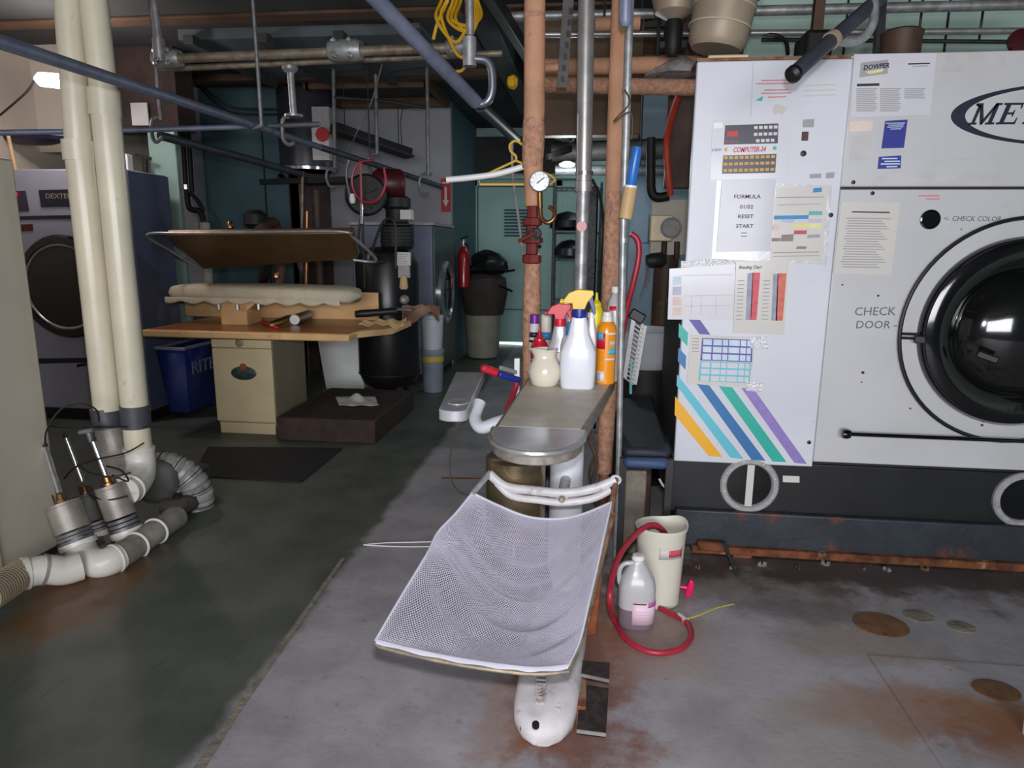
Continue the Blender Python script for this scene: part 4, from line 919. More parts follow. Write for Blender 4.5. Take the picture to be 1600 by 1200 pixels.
# pink trigger nozzle lying on its side
b = fl(1074, 932); t_ = thing('nozzle', 'bright pink translucent spray nozzle lying beside the cream bucket', 'nozzle', tuple(b))
obj('body', MB().prism([b+V(x, -.012, z) for x, z in ((-.012, .0), (.012, .002), (.026, .03), (.024, .075), (.006, .085), (-.004, .055), (-.012, .03))], (0, .024, 0)), 'pink_clear', t_, .006)
obj('stem', MB().tube([b+V(-.002, 0, .042), b+V(-.034, 0, .045)], .009, 10), 'pink_clear', t_)
# white wire hanger and dropped wire
a = [fl(568, 853), fl(600, 850), fl(640, 849), fl(690, 848), fl(720, 851), fl(690, 855), fl(640, 856), fl(600, 855)]
tag(obj('wire_hanger', MB().tube([V(q.x, q.y, .006) for q in cr(a+[a[0]], 5)], .0032, 6), 'cap_white'), 'flattened white wire hanger lying on the floor left of the net', 'hanger')
tag(obj('hanging_wire', MB().tube(cr([at(742, 652, 2.55), at(715, 668, 2.52), at(705, 700, 2.5), at(704, 742, 2.48), at(715, 766, 2.40), at(738, 776, 2.30)], 6), .0028, 6), 'brown_pipe'), 'thin brown wire hanging from the swing arm beside the net', 'wire')
tag(obj('thin_rod', MB().tube([at(690, 747, 2.5), at(766, 748, 2.46)], .0035, 6), 'brass'), 'thin brass rod sticking out left of the yoke', 'rod')
# red and blue tool behind the sleeve board
b = at(775, 585, 3.05); t_ = thing('steam_gun', 'red handled spray gun with blue grip hanging behind the sleeve board', 'spray gun', tuple(b))
obj('red_grip', MB().bar(at(752, 574, 3.02), at(778, 583, 3.05), .04, .035), 'trigger_red', t_, .01); obj('barrel', MB().bar(at(778, 584, 3.05), at(812, 594, 3.1), .035, .03), 'trigger_blue', t_, .008)
obj('tip', MB().bar(at(780, 574, 3.06), at(808, 582, 3.1), .02, .02), 'grille_grey', t_, .004); obj('hose', MB().tube(cr([at(810, 592, 3.1), at(804, 610, 3.08), at(793, 640, 3.02), at(785, 670, 3.0), at(790, 720, 3.05)], 6), .014, 10), 'red_hose', t_)
p = at(808, 575, 3.1); tag(obj('bracket_post', MB().box(p.x-.012, p.x+.012, 3.09, 3.12, 0, at(808, 560, 3.1).z), 'cap_white'), 'narrow white post behind the left rear corner of the board', 'post')

# ================================================================ pipes by the board


PY = 3.2
def P_(x, y, Y=PY): return at(x, y, Y)
up_ = lambda p: V(p.x, p.y, ZC)
# tan pipe 1 with gauge and valves
p0, p1, p2, p3 = P_(836, -60), P_(833, 230), P_(834, 322), P_(829, 640)
t_ = thing('insulated_pipe', 'tan insulated pipe with pressure gauge and rusty valves', 'pipe', (p3.x, p3.y, 0))
r = 16*mpp(p1)
obj('insulation', MB().tube([V(p0.x, p0.y, ZC), p0, P_(835, 170), p1, p2], [r*1.0, r, r*1.02, r*1.0, r*.88], 20), 'insul_tan', t_)
obj('frayed_wrap', MB().tube([P_(834, 185), P_(834, 205), P_(833, 235), P_(832, 262)], [r*1.02, r*1.1, r*1.08, r*1.0], 20), 'insul_worn', t_)
obj('band', MB().tube([P_(835, 22), P_(835, 30)], r*1.05, 20), 'insul_worn', t_)
vp = obj('valve_stack', MB().lathe([(.03, 0), (.03, .03), (.045, .035), (.045, .07), (.028, .075), (.028, .12), (.05, .125), (.05, .15), (.03, .155), (.03, .2), (.045, .205), (.045, .235), (.026, .24), (.026, .3)], V(p2.x-.005, p2.y, p2.z-.29), 8), 'red_iron', t_)
obj('valve_bonnet', MB().lathe([(.03, 0), (.03, .05), (.018, .055), (.018, .08)], V(p2.x, p2.y, p2.z-.13), 10, (.3, -1, .1)), 'dark_metal', vp)
obj('valve_handle', MB().tube([V(p2.x+.02, p2.y-.09, p2.z-.12), V(p2.x-.06, p2.y-.09, p2.z-.16)], .008, 8), 'red_iron', vp)
obj('lower_insulation', MB().tube([P_(832, 412), P_(831, 470), P_(829, 560), P_(828, 660), V(p3.x, p3.y, 0)], [r*.8, r*.92, r*.85, r*.8, r*.8], 18), 'insul_worn', t_)
g = P_(843, 283, PY-.09); gr = 16*mpp(g)
ga = obj('gauge_case', MB().lathe([(gr*.9, 0), (gr, .004), (gr, .03), (gr*.92, .034), (gr*.9, .028), (.001, .028)], g+V(0, .03, 0), 32, dn), 'steel', t_)
obj('gauge_face', MB().lathe([(gr*.9, .0), (.001, .001)], g+V(0, .0005, 0), 32, dn), 'pipe_gauge_face', ga)
obj('gauge_needle', MB().bar(g+V(-.012, -.002, -.01), g+V(.022, -.002, .016), .002, .004), 'print_black', ga)
for k in range(9):
    a = R(-40+k*32.5); obj('gauge_tick', MB().bar(g+V(math.cos(a)*gr*.72, -.0015, math.sin(a)*gr*.72), g+V(math.cos(a)*gr*.86, -.0015, math.sin(a)*gr*.86), .001, .0025), 'print_black', ga)
obj('gauge_stem', MB().tube([g+V(0, .02, -gr), P_(844, 325, PY-.06)], .012, 10), 'brass', t_)
obj('siphon_loop', MB().tube(cr([P_(844, 322, PY-.06), P_(846, 340, PY-.07), P_(855, 348, PY-.08), P_(865, 342, PY-.08), P_(866, 330, PY-.07), P_(858, 323, PY-.06)], 6), .010, 10), 'copper', t_)
# stainless pipe
a, b, d_ = P_(917, -40, 3.35), P_(912, 283, 3.35), P_(905, 520, 3.35)
t_ = thing('steel_pipe', 'vertical stainless steel pipe between the two tan pipes', 'pipe', (d_.x, d_.y, 0)); r = 12.5*mpp(b)
obj('upper_length', MB().tube([V(a.x, a.y, ZC), a, b], r, 20), 'steel', t_); obj('lower_length', MB().tube([b, d_, V(d_.x, d_.y, 0)], r*.84, 20), 'steel_galv', t_)
obj('coupling', MB().tube([P_(912, 284, 3.35), P_(912, 300, 3.35)], r*1.1, 20), 'steel', t_); obj('clamp', MB().tube([P_(913, 268, 3.35), P_(913, 274, 3.35)], r*1.12, 20), 'chrome', t_)
q = P_(909, 354, 3.35); obj('round_sticker', MB().lathe([(.024, 0), (.024, .001), (.001, .0012)], q+V(0, -r*.86, 0), 20, dn), 'tag_pink', t_)
# tan pipe 2
a, b, d_ = P_(975, -40), P_(962, 300), P_(944, 738)
t_ = thing('insulated_pipe', 'tan insulated pipe right of the bottles running down past the board', 'pipe', (d_.x, d_.y, 0)); r = 17*mpp(b)
obj('insulation', MB().tube([V(a.x, a.y, ZC), a, P_(968, 140), b], [r*.98, r*.98, r, r*.98], 20), 'insul_tan', t_)
obj('frayed_wrap', MB().tube([b, P_(958, 420), P_(952, 560), P_(946, 690), d_], [r*.98, r*1.0, r*.92, r*.8, r*.72], 20), 'insul_worn', t_)
obj('bare_end', MB().tube([d_, V(d_.x, d_.y, 0)], r*.5, 14), 'rusty_link', t_)
# conduit in front of it
a, b, d_ = P_(984, 0, 3.0), P_(974, 350, 3.0), P_(966, 760, 3.0)
t_ = thing('conduit', 'thin grey conduit running down in front of the right tan pipe', 'conduit', (d_.x, d_.y, 0))
obj('upper_length', MB().tube([V(a.x, a.y, ZC), a, b, P_(971, 500, 3.0)], .017, 12), 'steel_galv', t_); obj('lower_length', MB().tube([P_(971, 500, 3.0), d_, V(d_.x, d_.y, 0)], .014, 12), 'steel_galv', t_)
for y in (137, 372): obj('coupling', MB().tube([P_(980-(y-137)*.026, y, 3.0), P_(980-(y-137)*.026, y+7, 3.0)], .021, 12), 'steel', t_)
obj('tied_wire', MB().tube(cr([P_(976, 140, 2.97), P_(984, 160, 2.95), P_(965, 182, 2.97), P_(960, 190, 2.98), P_(985, 175, 2.95), P_(988, 205, 2.95), P_(986, 218, 2.95)], 8), .003, 6), 'brown_pipe', t_)
# blue paint-like tube at top
a = P_(978, -20, 2.7); b = P_(976, 42, 2.7); tag(obj('hanging_rail', MB().tube([V(a.x, a.y, ZC), a, P_(977, 34, 2.7), b], [.024, .024, .024, .012], 14), 'slick_rail'), 'short blue grey rail end in front of the right tan pipe', 'rail')
# blue handled tool with wooden sleeve on the conduit
b = P_(985, 300, 2.95); t_ = thing('handled_tool', 'blue handled tool with pale wooden sleeve hanging on the conduit', 'tool', tuple(P_(980, 342, 2.95)))
obj('blue_handle', MB().tube([P_(996, 230, 2.93), P_(994, 240, 2.93), P_(988, 275, 2.94), P_(985, 292, 2.95)], [.018, .021, .023, .02], 14), 'blue_plastic', t_)
obj('wooden_sleeve', MB().tube([P_(985, 293, 2.95), P_(977, 341, 2.96)], .029, 18), 'wood_handle', t_); obj('ferrule', MB().tube([P_(985.5, 290, 2.95), P_(985, 294, 2.95)], .027, 16), 'cap_white', t_)
# red hoses behind
tag(obj('hose', MB().tube(cr([P_(985, 365, 3.3), P_(996, 375, 3.3), P_(998, 400, 3.3), P_(990, 440, 3.3), P_(980, 480, 3.32), P_(970, 540, 3.34), P_(962, 640, 3.34)], 6), .014, 10), 'red_hose'), 'red hose looped beside the conduit above the board', 'hose')
# ribbed grille leaning behind the conduit
b = P_(990, 530, 3.3); t_ = thing('ribbed_grille', 'grey ribbed heater grille leaning behind the conduit', 'grille', tuple(P_(985, 612, 3.3)))
e1 = P_(976, 590, 3.3); e2 = P_(990, 497, 3.3); e3 = P_(1006, 508, 3.3); e4 = P_(990, 600, 3.3)
obj('side_rail', MB().bar(e1, e2, .012, .02), 'grille_grey', t_); obj('side_rail', MB().bar(e4, e3, .014, .03), 'grille_grey', t_)
for i in range(15):
    k = i/14; obj('rib', MB().bar(e1.lerp(e2, k), e4.lerp(e3, k)+V(0, -.01, 0), .006, .008), 'grille_grey', t_)
obj('top_clip', MB().bar(P_(985, 488, 3.3), P_(1006, 500, 3.3), .03, .05), 'black_rubber', t_, .006)
obj('pale_strip', MB().bar(P_(986, 560, 3.32), P_(985, 614, 3.32), .05, .012), 'teal_plastic', t_)
# blue padded bench
z = .62; P4 = [az(975, 700, z), az(1048, 702, z), az(1020, 618, z), az(958, 622, z)]
t_ = thing('padded_bench', 'dark blue padded bench between the pipes and the machine', 'bench', (.3, 3.6, 0))
obj('top_pad', MB().prism([q-V(0, 0, .05) for q in P4], (0, 0, .05)), 'dark_bench', t_, .02)
obj('front_cushion', MB().bar(P4[0]+V(0, -.02, -.06), P4[1]+V(-.01, -.02, -.06), .05, .05), 'blue_bench', t_, .02)
for q in P4: obj('leg', MB().box(q.x-.015, q.x+.015, q.y, q.y+.03, 0, z-.05), 'dark_metal', t_)
# white bucket behind the bench
b = at(1008, 572, 4.4); t_ = thing('bucket', 'white round tub half hidden behind the machine edge', 'bucket', (b.x, 4.4, 0))
obj('body', MB().lathe([(.16, b.z), (.2, b.z+.06), (.21, b.z+.22), (.22, b.z+.24), (.2, b.z+.24), (.19, b.z+.1), (.001, b.z+.08)], (b.x, 4.4, 0), 28), 'bucket_white', t_)
obj('stand', MB().lathe([(.2, 0), (.2, b.z)], (b.x, 4.4, 0), 24), 'iron_black', t_)
# concrete block and metal box under the bench
b = fl(985, 835); t_ = tag(obj('concrete_block', MB().box(at(970, 800, 3.2).x, at(1008, 800, 3.2).x, 3.2, 3.45, 0, at(985, 735, 3.2).z), 'concrete_block', bevel=.01), 'weathered concrete block under the blue bench', 'block')
b = at(990, 725, 3.5); t_ = tag(obj('gas_valve_box', MB().box(b.x-.05, b.x+.1, 3.52, 3.6, 0, .5), 'brown_pipe', bevel=.008), 'dark metal box standing behind the concrete block', 'box')
# clutter behind the column: small motor under the board
b = at(835, 760, 2.75); t_ = thing('motor', 'dirty black motor behind the column under the board', 'motor', (b.x, 2.8, 0))
obj('motor_body', MB().lathe([(.06, 0), (.075, .01), (.075, .2), (.05, .22)], (b.x-.12, 2.8, .5), 20, (1, 0, 0)), 'iron_black', t_)
for i in range(8): obj('fin', MB().lathe([(.082, 0), (.082, .006)], (b.x-.1+i*.022, 2.8, .5), 20, (1, 0, 0)), 'motor_grey', t_)
obj('motor_stand', MB().box(b.x-.08, b.x+.06, 2.74, 2.86, 0, .44), 'dark_metal', t_)
obj('terminal_box', MB().box(b.x-.06, b.x+.05, 2.70, 2.78, .32, .42), 'label_grey', t_, .005)
b = at(925, 740, 2.9); tag(obj('wiring_bundle', MB().tube(cr([at(915, 660, 2.85), at(922, 690, 2.85), at(932, 720, 2.86), at(926, 760, 2.86), at(935, 800, 2.88)], 6), .009, 8).tube(cr([at(920, 665, 2.87), at(932, 700, 2.87), at(921, 740, 2.88), at(930, 790, 2.9)], 6), .006, 8), 'brown_pipe'), 'tangled brown wiring beside the white column', 'wiring')

# ================================================================ behind, right of the pipes
# meter box on brown pipe column
BX = at(1046, 350, 4.75)
t_ = thing('meter_box', 'beige electric meter box on brown pipes beside the machine', 'meter', (BX.x, 4.85, 0))
q0 = at(1020, 320, 4.75); q1 = at(1072, 375, 4.75)
obj('back_board', MB().box(q0.x, q1.x+.1, 4.80, 4.84, q1.z-.1, q0.z+.04), 'cabinet_beige', t_, .004)
obj('box', MB().box(at(1033, 0, 4.7).x, at(1070, 0, 4.7).x, 4.70, 4.80, at(1040, 377, 4.7).z, at(1040, 336, 4.7).z), 'meter_box', t_, .006)
m0 = at(1048, 356, 4.7); obj('meter_dial', MB().lathe([(.068, 0), (.068, .012), (.06, .016), (.055, .008), (.001, .008)], m0, 28, dn), 'label_grey', t_)
obj('pipe_column', MB().tube([V(at(1036, 500, 4.9).x, 4.9, 0), V(at(1036, 500, 4.9).x, 4.9, at(1036, 385, 4.9).z)], .085, 18), 'brown_pipe', t_)
for px in (1038, 1058): obj('conduit_tail', MB().tube([at(px, 378, 4.74), at(px-1, 405, 4.76)], .02, 10), 'brown_pipe', t_)
obj('valve', MB().lathe([(.04, 0), (.05, .03), (.05, .1), (.03, .13)], at(1010, 408, 4.7), 12, (1, .1, .1)), 'dark_metal', t_)
for dx, dy in ((-10, 52), (-2, 38), (4, 30)): obj('loose_wire', MB().tube(cr([at(1012, 412, 4.68), at(1012+dx*.4, 412+dy*.5, 4.66), at(1010+dx, 412+dy, 4.66)], 5), .004, 6), 'steel_dull', t_)
q = at(1002, 357, 7.19); tag(obj('switch_plate', MB().box(q.x-.07, q.x+.07, 7.17, 7.2, q.z-.14, q.z+.14), 'blue_wall', bevel=.004), 'pale switch plate on the light blue wall', 'switch')
tag(obj('hose', MB().tube(cr([at(1064, 140, 4.25), at(1052, 175, 4.45), at(1042, 220, 4.6), at(1044, 270, 4.62), at(1048, 305, 4.65)], 6), .022, 10), 'red_hose_bright'), 'orange red flexible hose hanging left of the machine', 'hose')
tag(obj('pipe_elbow', MB().tube(cr([at(1017, 215, 4.7), at(1017, 270, 4.7), at(1018, 298, 4.7), at(1026, 308, 4.7), at(1045, 306, 4.7)], 5), .03, 12), 'iron_black'), 'black pipe elbow in front of the light blue wall', 'pipe')
tag(obj('brown_duct', MB().box(at(1052, 0, 4.95).x, at(1052, 0, 4.95).x+.2, 4.92, 4.99, 1.9, ZC), 'brown_pipe', bevel=.01), 'brown upright duct behind the orange red hose', 'duct')
# overhead insulated pipes running across
def hpipe(name, label, a, b, r, mat, cat='pipe', hang=False):
    if not hang: return tag(obj(name, MB().tube([a, b], r, 16), mat), label, cat)
    t_ = thing(name, label, cat, tuple((a+b)/2)); obj('pipe', MB().tube([a, b], r, 16), mat, t_)
    for k in (.2, .75): q = a.lerp(b, k); obj('strap', MB().tube([q+V(0, r, 0), V(q.x, q.y+r, ZC)], .007, 6), 'dark_metal', t_)
    return t_
hpipe('insulated_pipe', 'upper of the two level tan pipes behind the stainless pipe', at(835, 105, 4.2), at(1095, 100, 4.2), .045, 'insul_tan', hang=True)
hpipe('insulated_pipe', 'lower of the two level tan pipes behind the stainless pipe', at(835, 132, 4.2), at(1090, 137, 4.2), .045, 'insul_worn', hang=True)
hpipe('insulated_pipe', 'short tan pipe stub high behind the right tan pipe', at(930, 38, 4.0), at(1000, 36, 4.0), .035, 'insul_tan', hang=True)
hpipe('steel_pipe', 'level silver pipe along the ceiling above the machine, upper one', at(800, 26, 4.4), at(1650, 6, 4.4), .028, 'steel_galv', hang=True)
hpipe('steel_pipe', 'level silver pipe above the machine, lower one', at(852, 54, 4.5), at(1650, 48, 4.5), .018, 'steel', hang=True)
hpipe('steel_pipe', 'dark level pipe just above the machine top', at(1190, 62, 4.6), at(1650, 66, 4.6), .012, 'dark_metal', hang=True)
hpipe('dark_duct', 'dark level duct behind the gauge height of the tan pipes', at(862, 238, 6.6), at(1045, 232, 6.6), .09, 'motor_grey', 'duct', hang=True)
hpipe('dark_duct', 'grey level pipe below the dark duct', at(868, 266, 6.4), at(1045, 266, 6.4), .045, 'steel_dull', 'duct', hang=True)
q = at(890, 235, 6.3); t_ = thing('lamp_fixture', 'dusty dark lamp fixture right of the gauge pipe', 'lamp', tuple(q))
obj('shade', MB().lathe([(.05, .12), (.09, .08), (.13, .0), (.12, .0), (.08, .07)], at(872, 215, 6.2), 20, (.3, 0, 1)), 'iron_black', t_); obj('bright_cap', MB().lathe([(.06, 0), (.07, .02), (.03, .04)], at(886, 260, 6.2), 16), 'lamp_glow', t_); lamp('lamp_fixture_light', 'POINT', tuple(at(886, 268, 6.05)), 22, (.85, .97, 1), shadow_soft_size=.08)
obj('bracket', MB().bar(at(855, 245, 6.2), at(895, 232, 6.55), .03, .05), 'iron_black', t_)
q0, q1 = at(848, 60, 5.6), at(1000, 210, 5.6); tag(obj('brown_duct', MB().box(q0.x, q1.x, 5.6, 5.75, q1.z, ZC), 'brown_panel', bevel=.01), 'wide brown duct panel behind the level tan pipes', 'duct')
# slotted angle hanging from the ceiling
a, b = at(893, 8, 3.6), at(878, 136, 3.6); t_ = thing('slotted_angle', 'slotted steel angle hanging between the tan and stainless pipes', 'angle bar', tuple(b))
obj('angle', MB().prism([a+V(-.026, 0, .3), a+V(.026, 0, .3), b+V(.026, 0, 0), b+V(-.026, 0, 0)], (0, .006, 0)), 'motor_grey', t_)
for i in range(7):
    q = a.lerp(b, (i+.5)/7.2); obj('slot', MB().obox(q+V(0, -.001, 0), .018, .004, .028, (1, 0, .1)), 'black_rubber', t_)
hpipe('steel_pipe', 'short level pipe tip held by the slotted angle', at(852, 106, 3.62), at(884, 105, 3.62), .02, 'insul_tan')
# wire shelf at the back
A = at(866, 300, 9.0); B = at(940, 300, 9.0); t_ = thing('wire_shelf', 'black wire storage shelf against the rear wall', 'shelf', ((A.x+B.x)/2, 9.2, 0))
for x in (A.x, B.x):
    for y in (9.0, 9.45): obj('post', MB().tube([(x, y, 0), (x, y, at(866, 285, 9.0).z)], .016, 8), 'steel_dull', t_)
for py in (292, 362, 405, 470):
    z = at(866, py, 9.0).z; sf = obj('shelf', MB().tube([(A.x, 9.0, z-.01), (B.x, 9.0, z-.01), (B.x, 9.45, z-.01), (A.x, 9.45, z-.01)], .012, 6, closed=True), 'steel_dull', t_)
    for i in range(9): obj('wire', MB().tube([(A.x+(B.x-A.x)*i/8, 9.0, z-.01), (A.x+(B.x-A.x)*i/8, 9.45, z-.01)], .005, 5), 'dark_metal', sf)
for px, py, m, l in ((886, 360, 'bag_black', 'black bag on the upper wire shelf'), (890, 404, 'display_dark', 'dark folded cloth on the middle wire shelf')):
    q = at(px, py, 9.1); tag(obj('bag', MB().lathe([(.14, 0), (.2, .04), (.19, .13), (.1, .22), (.001, .25)], V(q.x, 9.2, q.z), 14, sx=1.2), m), l, 'bag')
tag(obj('black_tarp', MB().box(at(918, 0, 8.6).x, at(945, 0, 8.6).x, 8.6, 8.7, 0, at(930, 290, 8.6).z), 'bag_black', bevel=.02), 'dark sheet hanging right of the wire shelf', 'sheet')
tag(obj('curved_cable', MB().tube(cr([at(925, 280, 5.5), at(938, 310, 5.5), at(943, 360, 5.5), at(938, 430, 5.5), at(934, 520, 5.5), V(at(934, 520, 5.5).x, 5.5, .02)], 6), .012, 8), 'dark_metal'), 'dark cable curving down behind the stainless pipe', 'cable')

# ---------------------------------------------------------------- on top of the machine
c0, c1 = at(1140, -30, 3.75), at(1118, 78, 3.75)
t_ = thing('filter_canister', 'beige ribbed canister with ring bands leaning above the machine', 'canister', tuple(c1)); r = 46*mpp(c1); ax_ = (c0-c1).normalized(); L = (c0-c1).length
obj('body', MB().lathe([(r*.82, 0), (r*.96, .03), (r, L*.4), (r*1.06, L*.95)], c1, 32, ax_), 'canister', t_)
for k in (.32, .62): obj('ring_band', MB().torus(c1+ax_*L*k, ax_, r*1.0+.004, .005, 36, 6), 'cabinet_beige', t_)
obj('clamp_ring', MB().torus(c1+ax_*L*.86, ax_, r*1.06+.004, .018, 36, 8), 'trim_navy', t_); obj('lid', MB().lathe([(r*1.1, L*.95), (r*1.2, L*1.0), (r*1.2, L*1.25)], c1, 32, ax_), 'canister', t_)
q = at(1132, 92, 3.3); tag(obj('foam_block', MB().box(q.x-.085, q.x+.085, 3.2, 3.3, ZT+.012, ZT+.05), 'press_cream', bevel=.006), 'pale foam block lying on the machine top', 'block')
q = at(1060, 90, 3.9); tag(obj('dust_heap', lump(V(q.x, 4.2, q.z-.02), [(.13, 0), (.11, .04), (.06, .08), (.001, .1)], .5, 4), 'lint'), 'heap of grey lint on the tan pipes', 'lint')
q = at(1053, 20, 4.0); tag(obj('valve_pot', MB().lathe([(.02, -.1), (.03, -.04), (.1, 0), (.12, .06), (.12, .25)], q, 20), 'canister'), 'round beige valve pot near the canister', 'valve')
q = at(1052, 55, 4.0); tag(obj('black_valve', MB().lathe([(.03, -.1), (.05, -.06), (.05, .04), (.03, .1)], q, 12).bar(q+V(-.07, 0, -.05), q+V(.07, 0, -.05), .04, .03), 'iron_black'), 'black valve hanging under the beige valve pot', 'valve')
q0, q1 = at(1257, 84, 3.92), at(1305, 44, 3.92); tag(obj('motor_box', MB().box(q0.x, q1.x, 3.92, 4.15, 2.0, q1.z), 'iron_black', bevel=.02), 'black box behind the dark rail above the machine', 'box')
tag(obj('wooden_post', MB().bar(at(1272, 80, 4.05), at(1283, -20, 4.05), .05, .05), 'wood_beam'), 'brown post rising from the black box', 'post')
q = at(1408, 66, 3.7); tag(obj('pot', MB().lathe([(.085, -.25), (.09, .02), (.095, .04), (.08, .05), (.001, .06)], q, 24), 'brown_pipe'), 'brown metal pot on top of the machine', 'pot')
tag(obj('dark_post', MB().bar(at(1372, 84, 4.3), at(1378, -20, 4.3), .045, .045), 'dark_metal'), 'dark upright post beside the brown pot', 'post')
q = at(1592, 70, 3.6); tag(obj('knob_wheel', MB().lathe([(.05, 0), (.06, .01), (.06, .03), (.001, .04)], q, 20, (0, -1, .3)), 'comp_red'), 'dark red wheel at the right end of the machine top', 'wheel')
tag(obj('black_cable', MB().tube(cr([at(1190, 53, 4.5), at(1215, 56, 4.48), at(1228, 66, 4.45), at(1231, 84, 4.4)], 6), .012, 8), 'tube_black'), 'black cable drooping onto the machine top', 'cable')
# dark rail over the machine with hook
a, b, e = at(1243, 113, 2.55), at(1300, 62, 2.68), at(1400, -25, 2.95)
t_ = thing('garment_rail', 'dark garment rail slanting down to its end above the machine', 'rail', tuple(a)); dd = (e-a).normalized(); far = a+dd*((ZC-a.z)/dd.z) if dd.z > 0 else e
obj('rail', MB().tube([a, b, e, far], .026, 16), 'rail_dark', t_); obj('end_cap', MB().lathe([(.026, 0), (.029, .004), (.029, .02), (.018, .032), (.001, .034)], a, 16, -dd), 'black_rubber', t_)
obj('collar', MB().tube([b-dd*.012, b+dd*.012], .031, 16), 'canister', t_)
obj('hook', MB().tube(cr([at(1305, 58, 2.72), at(1325, 66, 2.75), at(1350, 58, 2.78), at(1364, 35, 2.8), at(1366, 5, 2.82), at(1366, -40, 2.85), V(at(1366, -40, 2.85).x, 2.85, ZC)], 6), .016, 10), 'steel_galv', t_)

# ================================================================ left: beige cabinet, PVC pipes and valves
t_ = thing('beige_cabinet', 'tall beige cabinet at the left edge of the picture', 'cabinet', (-2.9, 2.1, 0))
obj('body', MB().box(-3.5, -2.56, 1.0, 2.86, .04, 1.86), 'cabinet_beige', t_, .012); obj('side_trim', MB().box(-2.562, -2.548, 1.0, 2.50, .04, 1.86), 'cabinet_beige', t_, .004)
obj('plinth', MB().box(-3.46, -2.58, 1.05, 2.84, 0, .04), 'dark_metal', t_)
def qv(x, y, Y=3.2): return at(x, y, Y)
RP = 21*mpp(qv(150, 500))
# left stack pipe
t_ = thing('pvc_pipe', 'left of the two tall cream PVC pipes', 'pipe', tuple(qv(190, 760, 3.0)), 'tall PVC pipes')
a, b, d_ = qv(106, -5), qv(133, 260), qv(168, 640)
obj('upper_length', MB().tube([V(a.x, 3.2, ZC), a, qv(123, 222)], RP*.88, 24), 'pvc', t_); obj('lower_length', MB().tube([qv(123, 222), qv(150, 470), d_], RP*.97, 24), 'pvc', t_)
obj('coupling', MB().tube([qv(122, 220), qv(125, 252)], RP*1.06, 24), 'pvc', t_); obj('rubber_coupling', MB().tube([qv(164, 637), qv(170, 667)], RP*1.06, 24), 'grey_band', t_)
obj('lower_sleeve', MB().tube([qv(170, 667), qv(180, 704), qv(186, 735, 3.15), qv(192, 760, 3.1)], RP*1.0, 22), 'valve_grey', t_); obj('sleeve_lip', MB().tube([qv(180, 702), qv(181, 707)], RP*1.08, 22), 'pvc_grime', t_)
# right stack pipe
t_ = thing('pvc_pipe', 'right of the two tall cream PVC pipes', 'pipe', tuple(qv(205, 765, 3.0)), 'tall PVC pipes')
a = qv(146, -5)
obj('upper_length', MB().tube([V(a.x, 3.2, ZC), a, qv(164, 160)], RP*.88, 24), 'pvc', t_); obj('lower_length', MB().tube([qv(164, 160), qv(187, 400), qv(211, 640)], RP*.95, 24), 'pvc', t_)
obj('coupling', MB().tube([qv(162, 140), qv(165, 182)], RP*1.04, 24), 'pvc', t_); obj('rubber_coupling', MB().tube([qv(210, 633), qv(213, 667)], RP*1.04, 24), 'grey_band', t_)
obj('lower_sleeve', MB().tube([qv(213, 667), qv(217, 702)], RP*.95, 24), 'pvc', t_)
obj('elbow', MB().tube(cr([qv(217, 700), qv(220, 725, 3.19), qv(218, 745, 3.14), qv(207, 760, 3.05), qv(195, 768, 2.98)], 6), RP*1.06, 22), 'pvc_white', t_)
obj('elbow_lip', MB().tube([qv(217, 699), qv(217, 704)], RP*1.13, 24), 'pvc_white', t_); obj('flange_ring', MB().torus(qv(203, 763, 3.02), qv(195, 768, 2.98)-qv(218, 745, 3.14), RP*1.02, .008, 24, 8), 'pvc_white', t_)
# floor manifold with pneumatic valves
mt = thing('pipe_manifold', 'cluster of white floor pipes and leaning pneumatic valves', 'pipe manifold', tuple(fl(165, 895)))
def mf(name, mb, mat, par=None): return obj(name, mb, mat, par or mt)
lowc = lambda x, y, Y: (lambda q: V(q.x, q.y, max(q.z, .066)))(at(x, y, Y))
mf('floor_pipe', MB().tube(cr([lowc(36, 897, 2.44), lowc(70, 890, 2.5), lowc(100, 892, 2.55), lowc(128, 898, 2.60)], 6), .064, 20), 'pvc_white')
mf('pipe_lip', MB().tube([lowc(66, 890, 2.493), lowc(71, 890, 2.502)], .069, 20), 'pvc_grime'); mf('pipe_lip', MB().tube([lowc(35, 897, 2.438), lowc(44, 895, 2.455)], .072, 20), 'pvc_white')
cg = [lowc(34-i*4, 897+i*2.6, 2.44-i*.016) for i in range(16)]
mf('corrugated_hose', MB().tube([cg[i//2].lerp(cg[min(i//2+1, 15)], .5*(i % 2)) for i in range(31)], [.05 if i % 2 else .066 for i in range(31)], 18), 'hose_flex')
